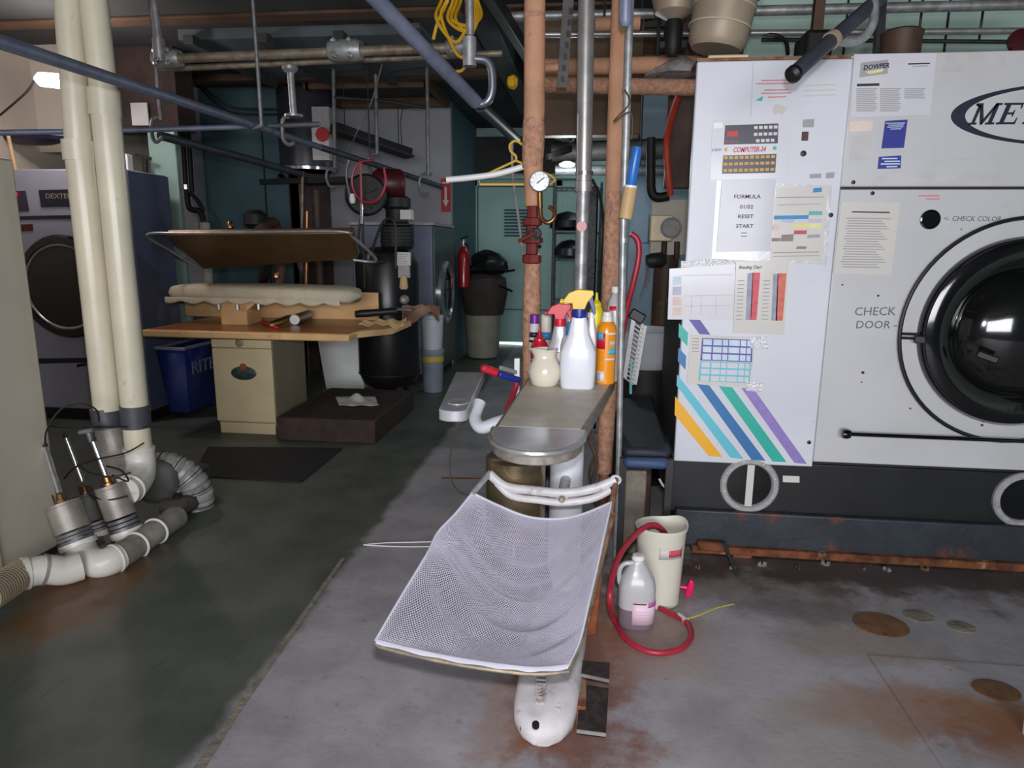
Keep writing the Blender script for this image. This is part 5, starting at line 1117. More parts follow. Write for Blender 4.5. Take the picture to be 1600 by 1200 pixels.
# the run along the floor to the rear
run = cr([at(124, 852, 2.72), at(134, 872, 2.68), at(157, 880, 2.66), at(185, 870, 2.72), at(213, 852, 2.86), at(243, 830, 3.0), at(275, 808, 3.2)], 6)
mf('bend', MB().tube(run[:19], .066, 22), 'pvc_white'); mf('floor_run', MB().tube(run[18:], .062, 20), 'pvc_grime')
for i in (17, 24, 30): mf('pipe_lip', MB().torus(run[i], run[i+1]-run[i-1], .064, .007, 24, 8), 'pvc_white')
def valve(top, bot, r, m1, rod_top, Y1):
    v = mf('valve_body', MB().tube([top, top.lerp(bot, .06), top.lerp(bot, .07), top.lerp(bot, .62)], [r*.96, r*.96, r, r], 22), m1)
    for k in (.66, .74, .82): mf('clamp_band', MB().tube([top.lerp(bot, k), top.lerp(bot, k+.06)], r*(.94 if k != .74 else .98), 22), 'steel_dull', v)
    mf('valve_socket', MB().tube([top.lerp(bot, .88), bot], r*1.05, 22), 'pvc_white', v)
    ax_ = (top-bot).normalized()
    mf('packing_nut', MB().lathe([(.034, 0), (.034, .012), (.02, .016), (.02, .04), (.013, .045)], top, 10, rod_top-top), 'brass', v)
    for s_ in (-1, 1): mf('tie_bolt', MB().tube([top+CR*s_*.035, top+CR*s_*.035+ax_*.04], .004, 6), 'iron_black', v)
    mf('piston_rod', MB().tube([top+(rod_top-top)*.18, rod_top], .0125, 14), 'chrome', v)
    mf('air_fitting', MB().lathe([(.008, 0), (.012, .004), (.012, .016), (.006, .02), (.006, .035)], rod_top, 10, rod_top-top), 'dark_metal', v)
    return v
valve(at(98, 786, 2.75), at(124, 854, 2.72), 25*mpp(at(110, 800, 2.8)), 'valve_grey', at(71, 699, 2.82), 0)
valve(at(171, 758, 2.95), at(200, 836, 2.93), 23*mpp(at(170, 760, 2.95)), 'valve_grey', at(146, 690, 2.97), 0)
valve(at(136, 770, 3.12), at(160, 836, 3.10), 21*mpp(at(136, 770, 3.1)), 'motor_grey', at(103, 684, 3.14), 0)
mf('bend', MB().tube(cr([at(200, 836, 2.93), at(206, 848, 2.92), at(218, 848, 2.95), at(232, 838, 3.0)], 5), .064, 20), 'pvc_white'); mf('bend', MB().tube(cr([at(160, 836, 3.10), at(166, 850, 3.08), at(185, 855, 3.0)], 5), .062, 20), 'pvc_grime')
mf('tee_fitting', MB().tube([at(124, 676, 2.96), at(146, 672, 2.97)], .012, 10).tube([at(138, 674, 2.97), at(143, 690, 2.97)], .014, 10), 'steel_dull')
for pts in ([(71, 697, 2.82), (73, 672, 2.82), (95, 640, 2.85), (125, 630, 2.9), (150, 640, 2.95), (155, 658, 2.97)], [(100, 748, 3.0), (118, 730, 2.95), (150, 718, 2.9), (195, 708, 2.88), (225, 692, 2.9)],
            [(120, 725, 2.95), (140, 738, 2.9), (175, 745, 2.9), (205, 738, 2.95)], [(135, 735, 2.92), (130, 755, 2.9), (145, 775, 2.88), (170, 781, 2.88), (200, 775, 2.9)], [(175, 742, 2.92), (200, 752, 2.95), (190, 735, 2.98), (165, 728, 3.0)],
            [(64, 662, 2.9), (100, 668, 3.0), (180, 667, 3.1), (300, 668, 3.3)]):
    mf('air_line', MB().tube(cr([at(*q) for q in pts], 7), .0042, 7), 'tube_black')
# blower with flexible elbow
bt = thing('blower', 'grey blower with ribbed metal elbow hose on the floor behind the PVC pipes', 'blower', tuple(fl(275, 830)))
ce = at(262, 772, 3.45); s = mpp(ce); pts = []; rad = []
for i in range(57):
    a = R(118-i*3.1); pts.append(ce+V(math.cos(a)*49*s, .10*(i/56-.5), math.sin(a)*49*s)); rad.append((22 if i % 4 else 19)*s)
obj('flexible_elbow', MB().tube(pts, rad, 20), 'duct_flex', bt)
for i in range(2, 56, 8): obj('rib_wire', MB().torus(pts[i], pts[i+1]-pts[i-1], 22.3*s, .003, 22, 6), 'dark_metal', bt)
q = at(252, 790, 3.4); obj('fan_housing', MB().lathe([(.09, 0), (.12, .02), (.12, .10), (.09, .12)], V(q.x, q.y, .2), 26, (.45, -1, .1)), 'motor_grey', bt, )
obj('fan_cover', MB().lathe([(.085, 0), (.08, .02), (.05, .03), (.001, .032)], V(q.x-.03, q.y-.1, .2), 26, (.45, -1, .1)), 'pvc_grime', bt)
obj('motor_block', MB().box(q.x-.02, q.x+.14, q.y+.12, q.y+.3, 0, .2), 'motor_grey', bt, .02); obj('terminal_cover', MB().box(q.x+.06, q.x+.13, q.y-.02, q.y+.12, .12, .24), 'duct_flex', bt, .008)
obj('outlet_bend', MB().tube(cr([lowc(258, 822, 3.3), lowc(285, 826, 3.32), lowc(300, 810, 3.4), lowc(302, 790, 3.45)], 6), .05, 18), 'motor_grey', bt)

# ================================================================ left dryer
Y0 = 5.2; xl, xr = at(12, 265, Y0).x, at(196, 262, Y0).x; zt = at(100, 264, Y0).z; DZT = zt
t_ = thing('tumble_dryer', 'large grey tumble dryer with round black door behind the PVC pipes', 'dryer', ((xl+xr)/2, 5.8, 0))
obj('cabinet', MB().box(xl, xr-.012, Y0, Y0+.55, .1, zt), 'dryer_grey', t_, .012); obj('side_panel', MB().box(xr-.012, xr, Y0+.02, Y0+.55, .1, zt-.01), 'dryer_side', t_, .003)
obj('plinth', MB().box(xl+.02, xr-.02, Y0+.05, Y0+.55, 0, .1), 'iron_black', t_)
def dq(name, cs, mat, th=.006, off=0): return obj(name, MB().prism([at(x, y, Y0)+V(0, -off, 0) for x, y in cs], (0, -th, 0)), mat, t_)
dq('trim_strip', [(20, 338), (196, 334), (197, 340), (21, 344)], 'trim_navy'); dq('name_plate', [(61, 297), (197, 294), (198, 321), (65, 324)], 'trim_navy')
cp_ = dq('control_plate', [(14, 299), (40, 298), (46, 330), (19, 332)], 'display_dark'); dq('coin_slot', [(24, 351), (51, 350), (52, 361), (26, 362)], 'comp_red')
dq('bottom_strip', [(60, 560), (215, 558), (216, 565), (60, 568)], 'trim_navy'); dq('red_lamp', [(20, 301), (28, 301), (28, 307), (20, 307)], 'led_red', .012); dq('red_lamp', [(24, 317), (27, 317), (27, 321), (24, 321)], 'led_red', .012)
pp = at(72, 310, Y0)+V(0, -.0065, 0); text('lettering', 'DEXTER', 'lettering_gold', t_, pp, .055, (1, 0, 0), (0, 0, 1), .001, 0, 'LEFT', 1.15)
ctr = at(107, 448, Y0); rr = (at(180, 448, Y0).x-at(34, 448, Y0).x)/2
dd_ = obj('door_ring', MB().lathe([(rr, 0), (rr, .04), (rr*.96, .06), (rr*.84, .065), (rr*.80, .05)], ctr, 56, dn), 'black_gloss', t_)
obj('door_bezel', MB().torus(ctr+V(0, -.05, 0), dn, rr*.81, .012, 56, 8), 'steel', dd_); obj('door_glass', MB().lathe([(rr*.80, .045), (rr*.6, .06), (rr*.3, .07), (.001, .072)], ctr, 48, dn), 'black_glass', dd_)
q = at(174, 440, Y0); obj('door_pull', MB().obox(q+V(0, -.06, 0), .03, .03, .12), 'chrome', dd_, .006)
dq('keyhole', [(30, 393), (34, 393), (34, 398), (30, 398)], 'iron_black'); dq('keyhole', [(120, 569), (134, 567), (136, 571), (121, 574)], 'iron_black')
# gas valve by the dryer
q = [at(226, 245, 5.9), at(228, 275, 5.9), at(224, 282, 5.9), at(244, 285, 5.9), at(250, 300, 5.97), at(252, 360, 5.97)]
t_ = thing('gas_valve', 'black gas valve pipe in front of the pale green pillar', 'valve', tuple(q[-1])); obj('pipe', MB().tube(cr(q, 5), .022, 10), 'iron_black', t_); obj('lever', MB().bar(at(212, 242, 5.88), at(236, 248, 5.88), .02, .03), 'iron_black', t_); obj('flex_line', MB().tube([at(250, 298, 5.9), at(258, 380, 5.92)], .028, 10), 'hose_flex', t_)
q0, q1 = at(204, 161, 5.98), at(233, 196, 5.98); tag(obj('wall_card', MB().box(q0.x, q1.x, 5.975, 5.99, q1.z, q0.z), 'paper'), 'pale card notice high on the green pillar', 'notice')
q0, q1 = at(192, 240, 5.6), at(210, 262, 5.6); tag(obj('junction_box', MB().box(q0.x-.05, q1.x-.06, 5.6, 5.68, DZT, q0.z), 'cap_white', bevel=.01), 'small white junction box above the dryer', 'junction box')
# twin black pipes on the teal wall
for k_, px in enumerate((287, 296)):
    a, b = at(px-6, 140, 7.2), at(px+4, 300, 7.2); tag(obj('gas_pipe', MB().tube([V(a.x, 7.2, ZC), a, b], .026, 10), 'iron_black'), '%s of the twin black pipes on the teal wall' % ('left' if k_ == 0 else 'right'), 'pipe', 'twin black pipes')
q = [at(292, 300, 7.2), at(296, 325, 7.2), at(312, 330, 7.2), at(318, 345, 7.2)]; t_ = thing('pipe_union', 'black pipe union with loop valve above the press', 'pipe fitting', tuple(q[-1]))
obj('bend', MB().tube(cr(q, 6), .03, 12), 'iron_black', t_); obj('loop', MB().tube(cr([at(296, 300, 7.18), at(310, 315, 7.18), at(318, 330, 7.18)], 5), .022, 10), 'iron_black', t_); obj('chrome_nut', MB().lathe([(.035, 0), (.035, .05)], at(291, 296, 7.18), 8), 'chrome', t_)
a, b = at(320, 348, 7.2), at(327, 480, 7.2); tag(obj('pvc_riser', MB().tube([a, at(322, 380, 7.2), b, V(b.x, 7.2, 0)], .055, 16), 'cabinet_beige'), 'pale insulated riser pipe behind the press head', 'pipe')

# ================================================================ press
pt = thing('garment_press', 'cream laundry press with brown head, padded buck and orange table', 'press', (-2.7, 5.3, 0))
def pp_(name, mb, mat, par=None, bevel=0): return obj(name, mb, mat, par or pt, bevel)
yf = 5.0; x0, x1 = at(335, 600, yf).x, at(427, 600, yf).x; zt = at(380, 531, yf).z
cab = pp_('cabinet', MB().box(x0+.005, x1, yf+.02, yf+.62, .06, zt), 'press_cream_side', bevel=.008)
pp_('front_panel', MB().box(x0, x1, yf, yf+.02, .1, zt-.07), 'press_cream', cab, .006); pp_('top_strip', MB().box(x0, x1, yf, yf+.02, zt-.064, zt), 'press_cream', cab, .004); pp_('toe_strip', MB().box(x0+.02, x1-.01, yf+.005, yf+.03, .0, .09), 'press_cream', cab, .004)
q = at(381, 583, yf-.002); bd = pp_('oval_badge', MB().lathe([(1, 0), (1, .006), (.9, .01), (.001, .01)], q, 36, dn, sx=.105, sy=.055), 'badge_teal', cab); pp_('badge_crest', MB().lathe([(.028, 0), (.028, .012), (.001, .014)], q+V(0, 0, .05), 20, dn), 'badge_copper', bd)
q = at(374, 536, yf-.002); pp_('round_lock', MB().lathe([(.032, 0), (.032, .008), (.018, .012), (.001, .012)], q, 20, dn), 'steel_rusty', cab)
tz = at(380, 519, 4.85).z
L0, L1 = at(222, 524, 4.85), at(545, 528, 4.85)
tb = pp_('table_edge', MB().box(L0.x, L1.x, 4.85, 5.9, tz-.055, tz), 'press_table', bevel=.012)
pp_('table_top', MB().box(L0.x+.03, L1.x-.02, 4.89, 5.88, tz, tz+.004), 'press_table_top', tb); pp_('corner_wing', MB().prism([(L1.x-.02, 5.0, tz-.05), (L1.x+.2, 5.3, tz-.05), (L1.x+.2, 5.9, tz-.05), (L1.x-.02, 5.9, tz-.05)], (0, 0, .05)), 'press_table', tb, .006)
q0, q1 = at(288, 470, 5.85), at(592, 503, 5.85); pp_('back_board', MB().box(q0.x, q1.x, 5.85, 5.88, tz, at(450, 455, 5.85).z), 'press_table', bevel=.006)
q = at(372, 490, 5.3); pp_('buck_pedestal', MB().prism([(q.x-.13, 5.25, tz), (q.x+.1, 5.25, tz), (q.x+.1, 5.25, tz+.12), (q.x+.2, 5.25, tz+.2), (q.x-.13, 5.25, tz+.2)], (0, .25, 0)), 'press_table', bevel=.012)
for px in (342, 371, 404): b_ = at(px, 478, 5.22); pp_('bolt', MB().lathe([(.016, -.03), (.016, .03)], b_, 8), 'steel', pt)
# padded buck
z0 = at(400, 475, 5.25).z; z1 = at(400, 447, 5.25).z
def bk(t, w): pass
bx0, bx1 = at(250, 462, 5.25).x, at(556, 462, 5.25).x; n = 24; vs = []; fs = []; m = 30
for i in range(m+1):
    u_ = i/m; x = bx0+(bx1-bx0)*u_; e = max(.02, (1-abs(2*u_-1)**12))**.5; wy = (.10+.13*min(1, u_*1.6))*e; h = (z1-z0)/2*e
    for k in range(n):
        a = 2*PI*k/n; q = lambda t: math.copysign(abs(t)**.6, t); vs.append(V(x, 5.38+q(math.cos(a))*wy, (z0+z1)/2+.012*math.sin(u_*PI)+q(math.sin(a))*h+(.006*math.sin(u_*37) if math.sin(a) < -.3 else 0)))
for i in range(m): fs += [(i*n+k, i*n+(k+1) % n, (i+1)*n+(k+1) % n, (i+1)*n+k) for k in range(n)]
fs += [tuple(range(n)), tuple(m*n+k for k in range(n))]
bu = pp_('padded_buck', MB().add(vs, fs), 'padding'); 
sk = lambda u_, v_: V(bx0+.1+(bx1-bx0-.2)*u_, 5.16+.008*math.sin(u_*60), z0+.052-v_*(.026+.026*abs(math.sin(u_*23+1))))
o = pp_('cover_hem', MB().sheet(sk, 60, 3), 'padding', bu); sd = o.modifiers.new('s', 'SOLIDIFY'); sd.thickness = .004
# head plate, tilted open
YA, YB = 5.10, 5.55
hd = pp_('press_head', MB().prism([at(258, 368, YA), at(552, 365, YA), at(558, 405, YB), at(318, 421, YB)], (0, .04, .05)), 'head_brown', bevel=.012)
pp_('head_rim', MB().tube(cr([at(318, 422, YB), at(270, 394, YA+.2), at(230, 367, YA), at(300, 365, YA-.01), at(440, 362, YA-.01), at(535, 362, YA), at(553, 372, YA+.08), at(588, 407, YB), at(552, 406, YB)], 6), .012, 10), 'steel', hd)
pp_('head_arm', MB().bar(at(420, 405, YB+.05), at(410, 440, 5.95), .07, .09), 'iron_black', None, .01); pp_('arm_bracket', MB().tube(cr([at(405, 360, 5.6), at(430, 350, 5.9), at(440, 420, 6.1), at(430, 470, 6.0)], 6), .045, 12), 'brown_pipe')
pp_('steam_pipe', MB().tube([at(480, 330, 5.95), at(478, 470, 5.95)], .018, 10), 'copper'); pp_('valve_cluster', MB().lathe([(.06, 0), (.1, .04), (.1, .12), (.05, .16)], at(400, 358, 5.7), 12), 'iron_black')
for px, py in ((360, 358), (452, 408), (432, 435)): pp_('fitting', MB().lathe([(.02, 0), (.03, .01), (.03, .05), (.015, .07)], at(px, py, 5.7), 8), 'brass')
pp_('exhaust_hose', MB().tube(cr([at(460, 395, 5.7), at(470, 430, 5.75), at(466, 470, 5.8)], 6), .014, 8), 'tube_black')
# tools on the press table
ty = tz+.004
b = az(415, 507, ty); t_ = thing('pliers', 'red and yellow handled pliers on the press table', 'pliers', tuple(b))
obj('handle', MB().bar(az(410, 502, ty+.02), az(433, 512, ty+.012), .035, .022), 'trigger_red', t_, .006); obj('jaw', MB().bar(az(425, 505, ty+.02), az(462, 490, ty+.02), .05, .02), 'iron_black', t_, .005); obj('grip', MB().bar(az(425, 508, ty+.03), az(452, 499, ty+.03), .03, .02), 'key_amber', t_, .005)
b = az(462, 508, ty); t_ = thing('spray_tube', 'silver tube lying on the press table beside the pliers', 'tube', tuple(b))
a0, a1 = az(461, 508, ty)+V(0, 0, .045), az(482, 500, ty)+V(0, 0, .045); obj('body', MB().tube([a0, a1], .042, 20), 'steel_washer', t_); obj('end_cap', MB().lathe([(.042, 0), (.04, .006), (.001, .008)], a0, 20, a0-a1), 'cap_white', t_)
b = az(572, 490, ty+.05); tag(obj('pedal_handle', MB().tube([at(556, 491, 5.3), at(565, 490, 5.3), at(620, 486, 5.4)], [.028, .032, .026], 12), 'black_rubber'), 'black handle reaching over the right end of the press table', 'handle')
t_ = tag(obj('torn_rag', MB().sheet(lambda u_, v_: at(560+u_*70, 508-v_*7+2*math.sin(u_*9), 5.2)+V(0, .1*v_, .01*math.sin(u_*21)+.012*math.sin(v_*9+u_*5)), 30, 8), 'wood_handle'), 'torn beige rag hanging off the press table corner', 'rag'); t_.modifiers.new('s', 'SOLIDIFY').thickness = .006
t_ = tag(obj('torn_rag', MB().sheet(lambda u_, v_: at(628+u_*58, 478+v_*(20+8*math.sin(u_*7)), 5.9)+V(0, .12*math.sin(u_*3), .008*math.sin(u_*19)), 30, 10), 'rusty_link'), 'torn brown rag draped beside the compressor tank', 'rag'); t_.modifiers.new('s', 'SOLIDIFY').thickness = .006
# blue bin
zt = at(280, 545, 5.35).z
x0, x1 = -3.69, at(292, 600, 5.35).x; t_ = thing('blue_bin', 'dark blue laundry bin under the left end of the press table', 'bin', ((x0+x1)/2, 5.7, 0))
vs = [(x0+.05, 5.4, .05), (x1-.03, 5.4, .05), (x1-.03, 5.92, .05), (x0+.05, 5.92, .05), (x0, 5.35, zt), (x1, 5.35, zt), (x1, 5.96, zt), (x0, 5.96, zt)]
obj('body', MB().add(vs, [(0, 1, 2, 3), (0, 4, 5, 1), (1, 5, 6, 2), (2, 6, 7, 3), (3, 7, 4, 0)]), 'blue_bin', t_).modifiers.new('s', 'SOLIDIFY').thickness = .012
obj('rim', MB().tube([(x0, 5.35, zt), (x1, 5.35, zt), (x1, 5.96, zt), (x0, 5.96, zt)], .016, 8, closed=True), 'bin_rim', t_)
text('lettering', 'RITE', 'bin_letter', t_, (x1-.006, 5.44, zt-.24), .16, (0, 1, 0), (.03, 0, 1), .003, 0, 'LEFT', 1.2)
q = at(232, 590, 5.36); obj('round_mark', MB().torus(q+V(0, -.005, 0), dn, .07, .006, 28, 6), 'bin_letter', t_); obj('mark_bar', MB().box(q.x-.05, q.x+.06, q.y-.012, q.y-.002, q.z+.09, q.z+.11), 'bin_letter', t_)
for k in ((x0+.1, 5.45), (x1-.1, 5.45), (x1-.1, 5.85)): obj('caster', MB().lathe([(.025, -.012), (.025, .012)], (k[0], k[1], .025), 12, (1, 0, 0)), 'black_rubber', t_)
# platform, mat, paper
x0, x1 = at(432, 690, 4.85).x, at(562, 690, 4.85).x; zp = at(520, 655, 4.86).z
tag(obj('platform', MB().box(x0, x1+.12, 4.86, 6.0, 0, zp), 'dark_brown', bevel=.012), 'low dark brown platform beside the press cabinet', 'platform')
P4 = [fl(325, 700), fl(535, 702), fl(470, 755), fl(300, 745)]
tag(obj('rubber_mat', MB().prism(P4, (0, 0, .012)), 'mat_black', bevel=.003), 'black rubber mat on the floor in front of the press', 'mat')
t_ = tag(obj('crumpled_paper', MB().sheet(lambda u_, v_: az(524+u_*62+v_*6, 622+v_*14, zp)+V(0, 0, .012+.05*math.exp(-((u_-.5)**2+(v_-.3)**2)*30)+.006*math.sin(u_*14)*math.sin(v_*7)), 24, 16), 'paper'), 'crumpled newspaper sheet on the brown platform', 'paper'); t_.modifiers.new('s', 'SOLIDIFY').thickness = .002

# ================================================================ compressor, washer and rear things
cx_ = (at(563, 560, 6.3).x+at(655, 560, 6.3).x)/2; r = (at(655, 560, 6.3).x-at(563, 560, 6.3).x)/2; zb = .2; zt = at(610, 395, 6.3).z
t_ = thing('air_compressor', 'black upright air compressor tank with pump and red motor on top', 'compressor', (cx_, 6.3, 0))
obj('tank', MB().lathe([(.001, zb-.08), (r*.5, zb-.06), (r*.85, zb), (r, zb+.1), (r, zt-.1), (r*.85, zt), (r*.5, zt+.05), (.001, zt+.06)], (cx_, 6.3, 0), 40), 'comp_black', t_)
obj('weld_seam', MB().torus((cx_, 6.3, zb+.1), (0, 0, 1), r, .006, 40, 6), 'iron_black', t_)
for k in range(3): a = R(70+120*k); obj('leg', MB().bar((cx_+math.cos(a)*r*.7, 6.3+math.sin(a)*r*.7, .18), (cx_+math.cos(a)*r*1.02, 6.3+math.sin(a)*r*1.02, .015), .06, .03), 'dark_metal', t_)
zz = at(600, 340, 6.3).z
obj('pump', MB().lathe([(.12, 0), (.15, .03), (.15, .2), (.1, .25), (.1, .36), (.13, .38), (.13, .46), (.05, .5)], (cx_+.12, 6.25, zt+.03), 18), 'iron_black', t_)
for i in range(6): obj('pump_fin', MB().lathe([(.16, 0), (.16, .01)], (cx_+.12, 6.25, zt+.1+i*.03), 18), 'dark_metal', t_)
fw = V(at(568, 305, 6.0).x, 6.05, at(568, 305, 6.0).z); obj('belt_guard', MB().lathe([(.16, 0), (.18, .02), (.18, .1), (.16, .12)], fw, 32, (.4, -1, 0)), 'iron_black', t_); obj('motor', MB().lathe([(.1, 0), (.13, .04), (.13, .24), (.1, .28)], V(at(578, 280, 6.1).x, 6.2, at(578, 285, 6.1).z), 20, (1, .2, 0)), 'comp_red', t_)
for i in range(5): a = R(i*72+20); obj('guard_spoke', MB().bar(fw+V(0, -.12, 0), fw+V(math.cos(a)*.15, -.13, math.sin(a)*.15), .012, .02), 'dark_metal', t_)
q0, q1 = at(626, 328, 6.0), at(643, 343, 6.0); obj('white_label', MB().box(q0.x, q1.x, 5.98, 6.08, q1.z, q0.z), 'label_white', t_)
q0, q1 = at(620, 394, 5.97), at(641, 415, 5.97); lb_ = obj('tank_label', MB().box(q0.x, q1.x, 5.965, 6.0, q1.z, q0.z), 'label_white', t_); q0, q1 = at(622, 415, 5.97), at(640, 434, 5.97); obj('tank_label', MB().box(q0.x, q1.x, 5.967, 6.0, q1.z, q0.z), 'label_grey', t_)
for i in range(5): q = at(622, 397+i*3.6, 5.96); obj('label_print', MB().box(q.x, q.x+.09-.01*(i % 3), 5.962, 5.966, q.z-.006, q.z), 'print_grey', lb_)
obj('regulator', MB().lathe([(.03, 0), (.04, .02), (.03, .1), (.02, .12)], at(631, 452, 5.9), 12), 'wood_handle', t_); obj('valve_knob', MB().lathe([(.04, 0), (.04, .04), (.02, .06)], at(633, 468, 5.9), 10, dn), 'steel', t_)
obj('tray', MB().box(at(606, 482, 5.9).x, at(645, 482, 5.9).x, 5.85, 6.0, at(606, 484, 5.9).z, at(606, 481, 5.9).z), 'steel_washer', t_)
for pts in ([(618, 420, 5.95), (618, 360, 5.95), (612, 342, 5.95), (598, 348, 5.98), (585, 380, 6.0), (578, 410, 6.0)], [(573, 300, 6.0), (560, 370, 5.95), (575, 410, 5.95), (600, 408, 5.95)], [(565, 300, 5.95), (568, 390, 5.9), (570, 450, 5.95)]): obj('air_hose', MB().tube(cr([at(*q) for q in pts], 6), .012, 8), 'dark_metal', t_)
t_ = thing('hanging_hose', 'red coiled air hose hanging above the compressor', 'hose', tuple(at(570, 320, 5.8)))
obj('coil', MB().tube(cr([at(600, 262, 5.8), at(602, 290, 5.8), at(590, 312, 5.8), at(572, 316, 5.8), at(556, 304, 5.8), at(550, 280, 5.8), at(560, 255, 5.8), at(585, 250, 5.8)], 6), .010, 8).tube([at(563, 255, 5.8), at(565, 320, 5.8)], .010, 8), 'red_hose', t_); obj('chrome_tip', MB().tube([at(565, 318, 5.8), at(565, 350, 5.78)], .014, 10), 'chrome', t_)
obj('white_nozzle', MB().lathe([(.02, 0), (.03, .03), (.02, .08)], at(551, 318, 5.8), 10), 'cap_white', t_); obj('pale_cord', MB().tube(cr([at(545, 250, 5.8), at(541, 275, 5.8), at(548, 310, 5.8)], 6), .009, 8), 'steel_dull', t_); tp = at(578, 246, 5.8); obj('hanger_wire', MB().tube([tp, V(tp.x, tp.y, ZC)], .006, 6), 'dark_metal', t_)
# white bin
b = fl(535, 612); x0, x1 = at(498, 570, 6.75).x, at(572, 570, 6.75).x; zt = at(530, 530, 6.75).z
t_ = thing('white_bin', 'white plastic bin under the press table beside the compressor', 'bin', ((x0+x1)/2, 6.95, 0))
vs = [(x0+.05, 6.8, .0), (x1-.05, 6.8, .0), (x1-.05, 7.1, .0), (x0+.05, 7.1, .0), (x0, 6.75, zt), (x1, 6.75, zt), (x1, 7.15, zt), (x0, 7.15, zt)]
obj('body', MB().add(vs, [(3, 2, 1, 0), (0, 4, 5, 1), (1, 5, 6, 2), (2, 6, 7, 3), (3, 7, 4, 0)]), 'bin_white', t_).modifiers.new('s', 'SOLIDIFY').thickness = .01
obj('rim', MB().tube([(x0, 6.75, zt), (x1, 6.75, zt), (x1, 7.15, zt), (x0, 7.15, zt)], .014, 8, closed=True), 'bin_white', t_)
# steel washer
Yw = 7.3; x0 = at(648, 450, Yw).x; x1 = at(687, 450, Yw).x; zt = at(670, 352, Yw).z
t_ = thing('washer', 'tall steel washer with round door facing the passage', 'washer', (x0+.3, 7.7, 0))
xw = -1.72
obj('cabinet', MB().box(xw-.9, xw, 7.3, 8.4, .08, zt), 'washer_side', t_, .012); obj('front_face', MB().box(xw, xw+.02, 7.32, 8.38, .1, zt-.03), 'washer_dark', t_, .004); obj('top_trim', MB().box(xw-.91, xw+.02, 7.28, 8.4, zt, zt+.03), 'label_grey', t_); obj('plinth', MB().box(xw-.86, xw-.02, 7.34, 8.36, 0, .08), 'iron_black', t_)
cw = V(xw+.02, 7.82, at(706, 457, 7.8).z)
dw = obj('door_ring', MB().lathe([(.36, 0), (.36, .03), (.33, .05), (.29, .05), (.27, .03)], cw, 44, (1, 0, 0)), 'chrome', t_); obj('door_glass', MB().lathe([(.27, .03), (.2, .05), (.001, .06)], cw, 40, (1, 0, 0)), 'black_glass', dw)
# white pails
for k_, (py0, py1, m, l) in enumerate(((600, 545, 'bucket_clear', 'translucent lower pail beside the washer'), (545, 492, 'bucket_white', 'white upper pail stacked beside the washer'))):
    b0 = V(at(676, 545, 6.85).x, 6.85, at(676, py0, 6.85).z if k_ else 0); h = at(676, py1, 6.85).z-b0.z; w = 17*mpp(b0)
    t_ = thing('pail', l, 'pail', tuple(b0), 'pails beside the washer'); obj('body', MB().lathe([(w*.85, 0), (w*.9, .01), (w, h*.9), (w*1.06, h*.92), (w*1.06, h)], b0, 26), m, t_)
    obj('band', MB().lathe([(w*.99, h*.72), (w*1.01, h*.72), (w*1.03, h*.84), (w*.99, h*.84)], b0, 26), 'tape_yellow' if not k_ else 'bucket_white', t_)
# extinguisher, can with bag
b = V(at(725, 500, 8.75).x, 8.75, at(725, 450, 8.75).z); t_ = thing('fire_extinguisher', 'red fire extinguisher hanging beside the washer', 'fire extinguisher', tuple(b))
obj('cylinder', MB().lathe([(.06, 0), (.08, .02), (.08, .42), (.05, .5), (.025, .53)], b, 20), 'ext_red', t_); obj('valve', MB().lathe([(.025, .53), (.03, .56), (.02, .62)], b, 10), 'steel', t_); obj('lever', MB().bar(b+V(-.03, -.03, .62), b+V(.07, -.05, .66), .02, .02), 'black_rubber', t_); obj('hose', MB().tube(cr([b+V(.02, -.03, .57), b+V(.09, -.06, .5), b+V(.1, -.05, .3)], 5), .012, 8), 'black_rubber', t_)
q0, q1 = at(689, 279, 8.48), at(704, 331, 8.48); t_ = thing('fire_sign', 'red fire extinguisher sign with white arrow on the white wall', 'sign', ((q0.x+q1.x)/2, 8.49, q1.z))
obj('plate', MB().box(q0.x, q1.x, 8.48, 8.495, q1.z, q0.z), 'sign_red', t_); xm = (q0.x+q1.x)/2; obj('arrow', MB().box(xm-.015, xm+.015, 8.474, 8.48, q1.z+.14, q0.z-.1).prism([(xm-.04, 8.474, q1.z+.14), (xm, 8.474, q1.z+.06), (xm+.04, 8.474, q1.z+.14)], (0, .006, 0)), 'sign_white', t_); obj('sign_line', MB().box(q0.x+.015, q1.x-.015, 8.474, 8.48, q0.z-.06, q0.z-.04), 'sign_white', t_)
b = V(-1.46, 9.1, 0); t_ = thing('trash_can', 'pale trash can with brown sack over the rim beside the washer', 'trash can', tuple(b))
zc_ = at(746, 478, 9.2).z; obj('can', MB().lathe([(.2, .02), (.22, .05), (.25, zc_), (.26, zc_+.03), (.001, zc_+.03)], b, 26), 'can_tan', t_); obj('sack', lump(b+V(.02, 0, zc_-.1), [(.262, 0), (.28, .12), (.3, .3), (.27, .48), (.15, .56), (.001, .58)], .12, 5), 'sack_brown', t_)
b2_ = V(-1.40, 9.1, zc_+.44); tag(obj('black_bag', lump(b2_, [(.2, 0), (.27, .06), (.26, .16), (.16, .26), (.06, .30), (.001, .31)], .3, 9), 'bag_black'), 'black plastic bag on top of the trash can', 'bag')
tag(obj('dark_prongs', MB().tube([at(765, 428, 9.1), at(804, 422, 8.8)], .014, 8).tube([at(765, 440, 9.1), at(800, 455, 8.8)], .014, 8).tube([at(765, 428, 9.1), at(765, 440, 9.1)], .016, 8), 'black_rubber'), 'two dark prongs sticking out from the black bag', 'prongs')
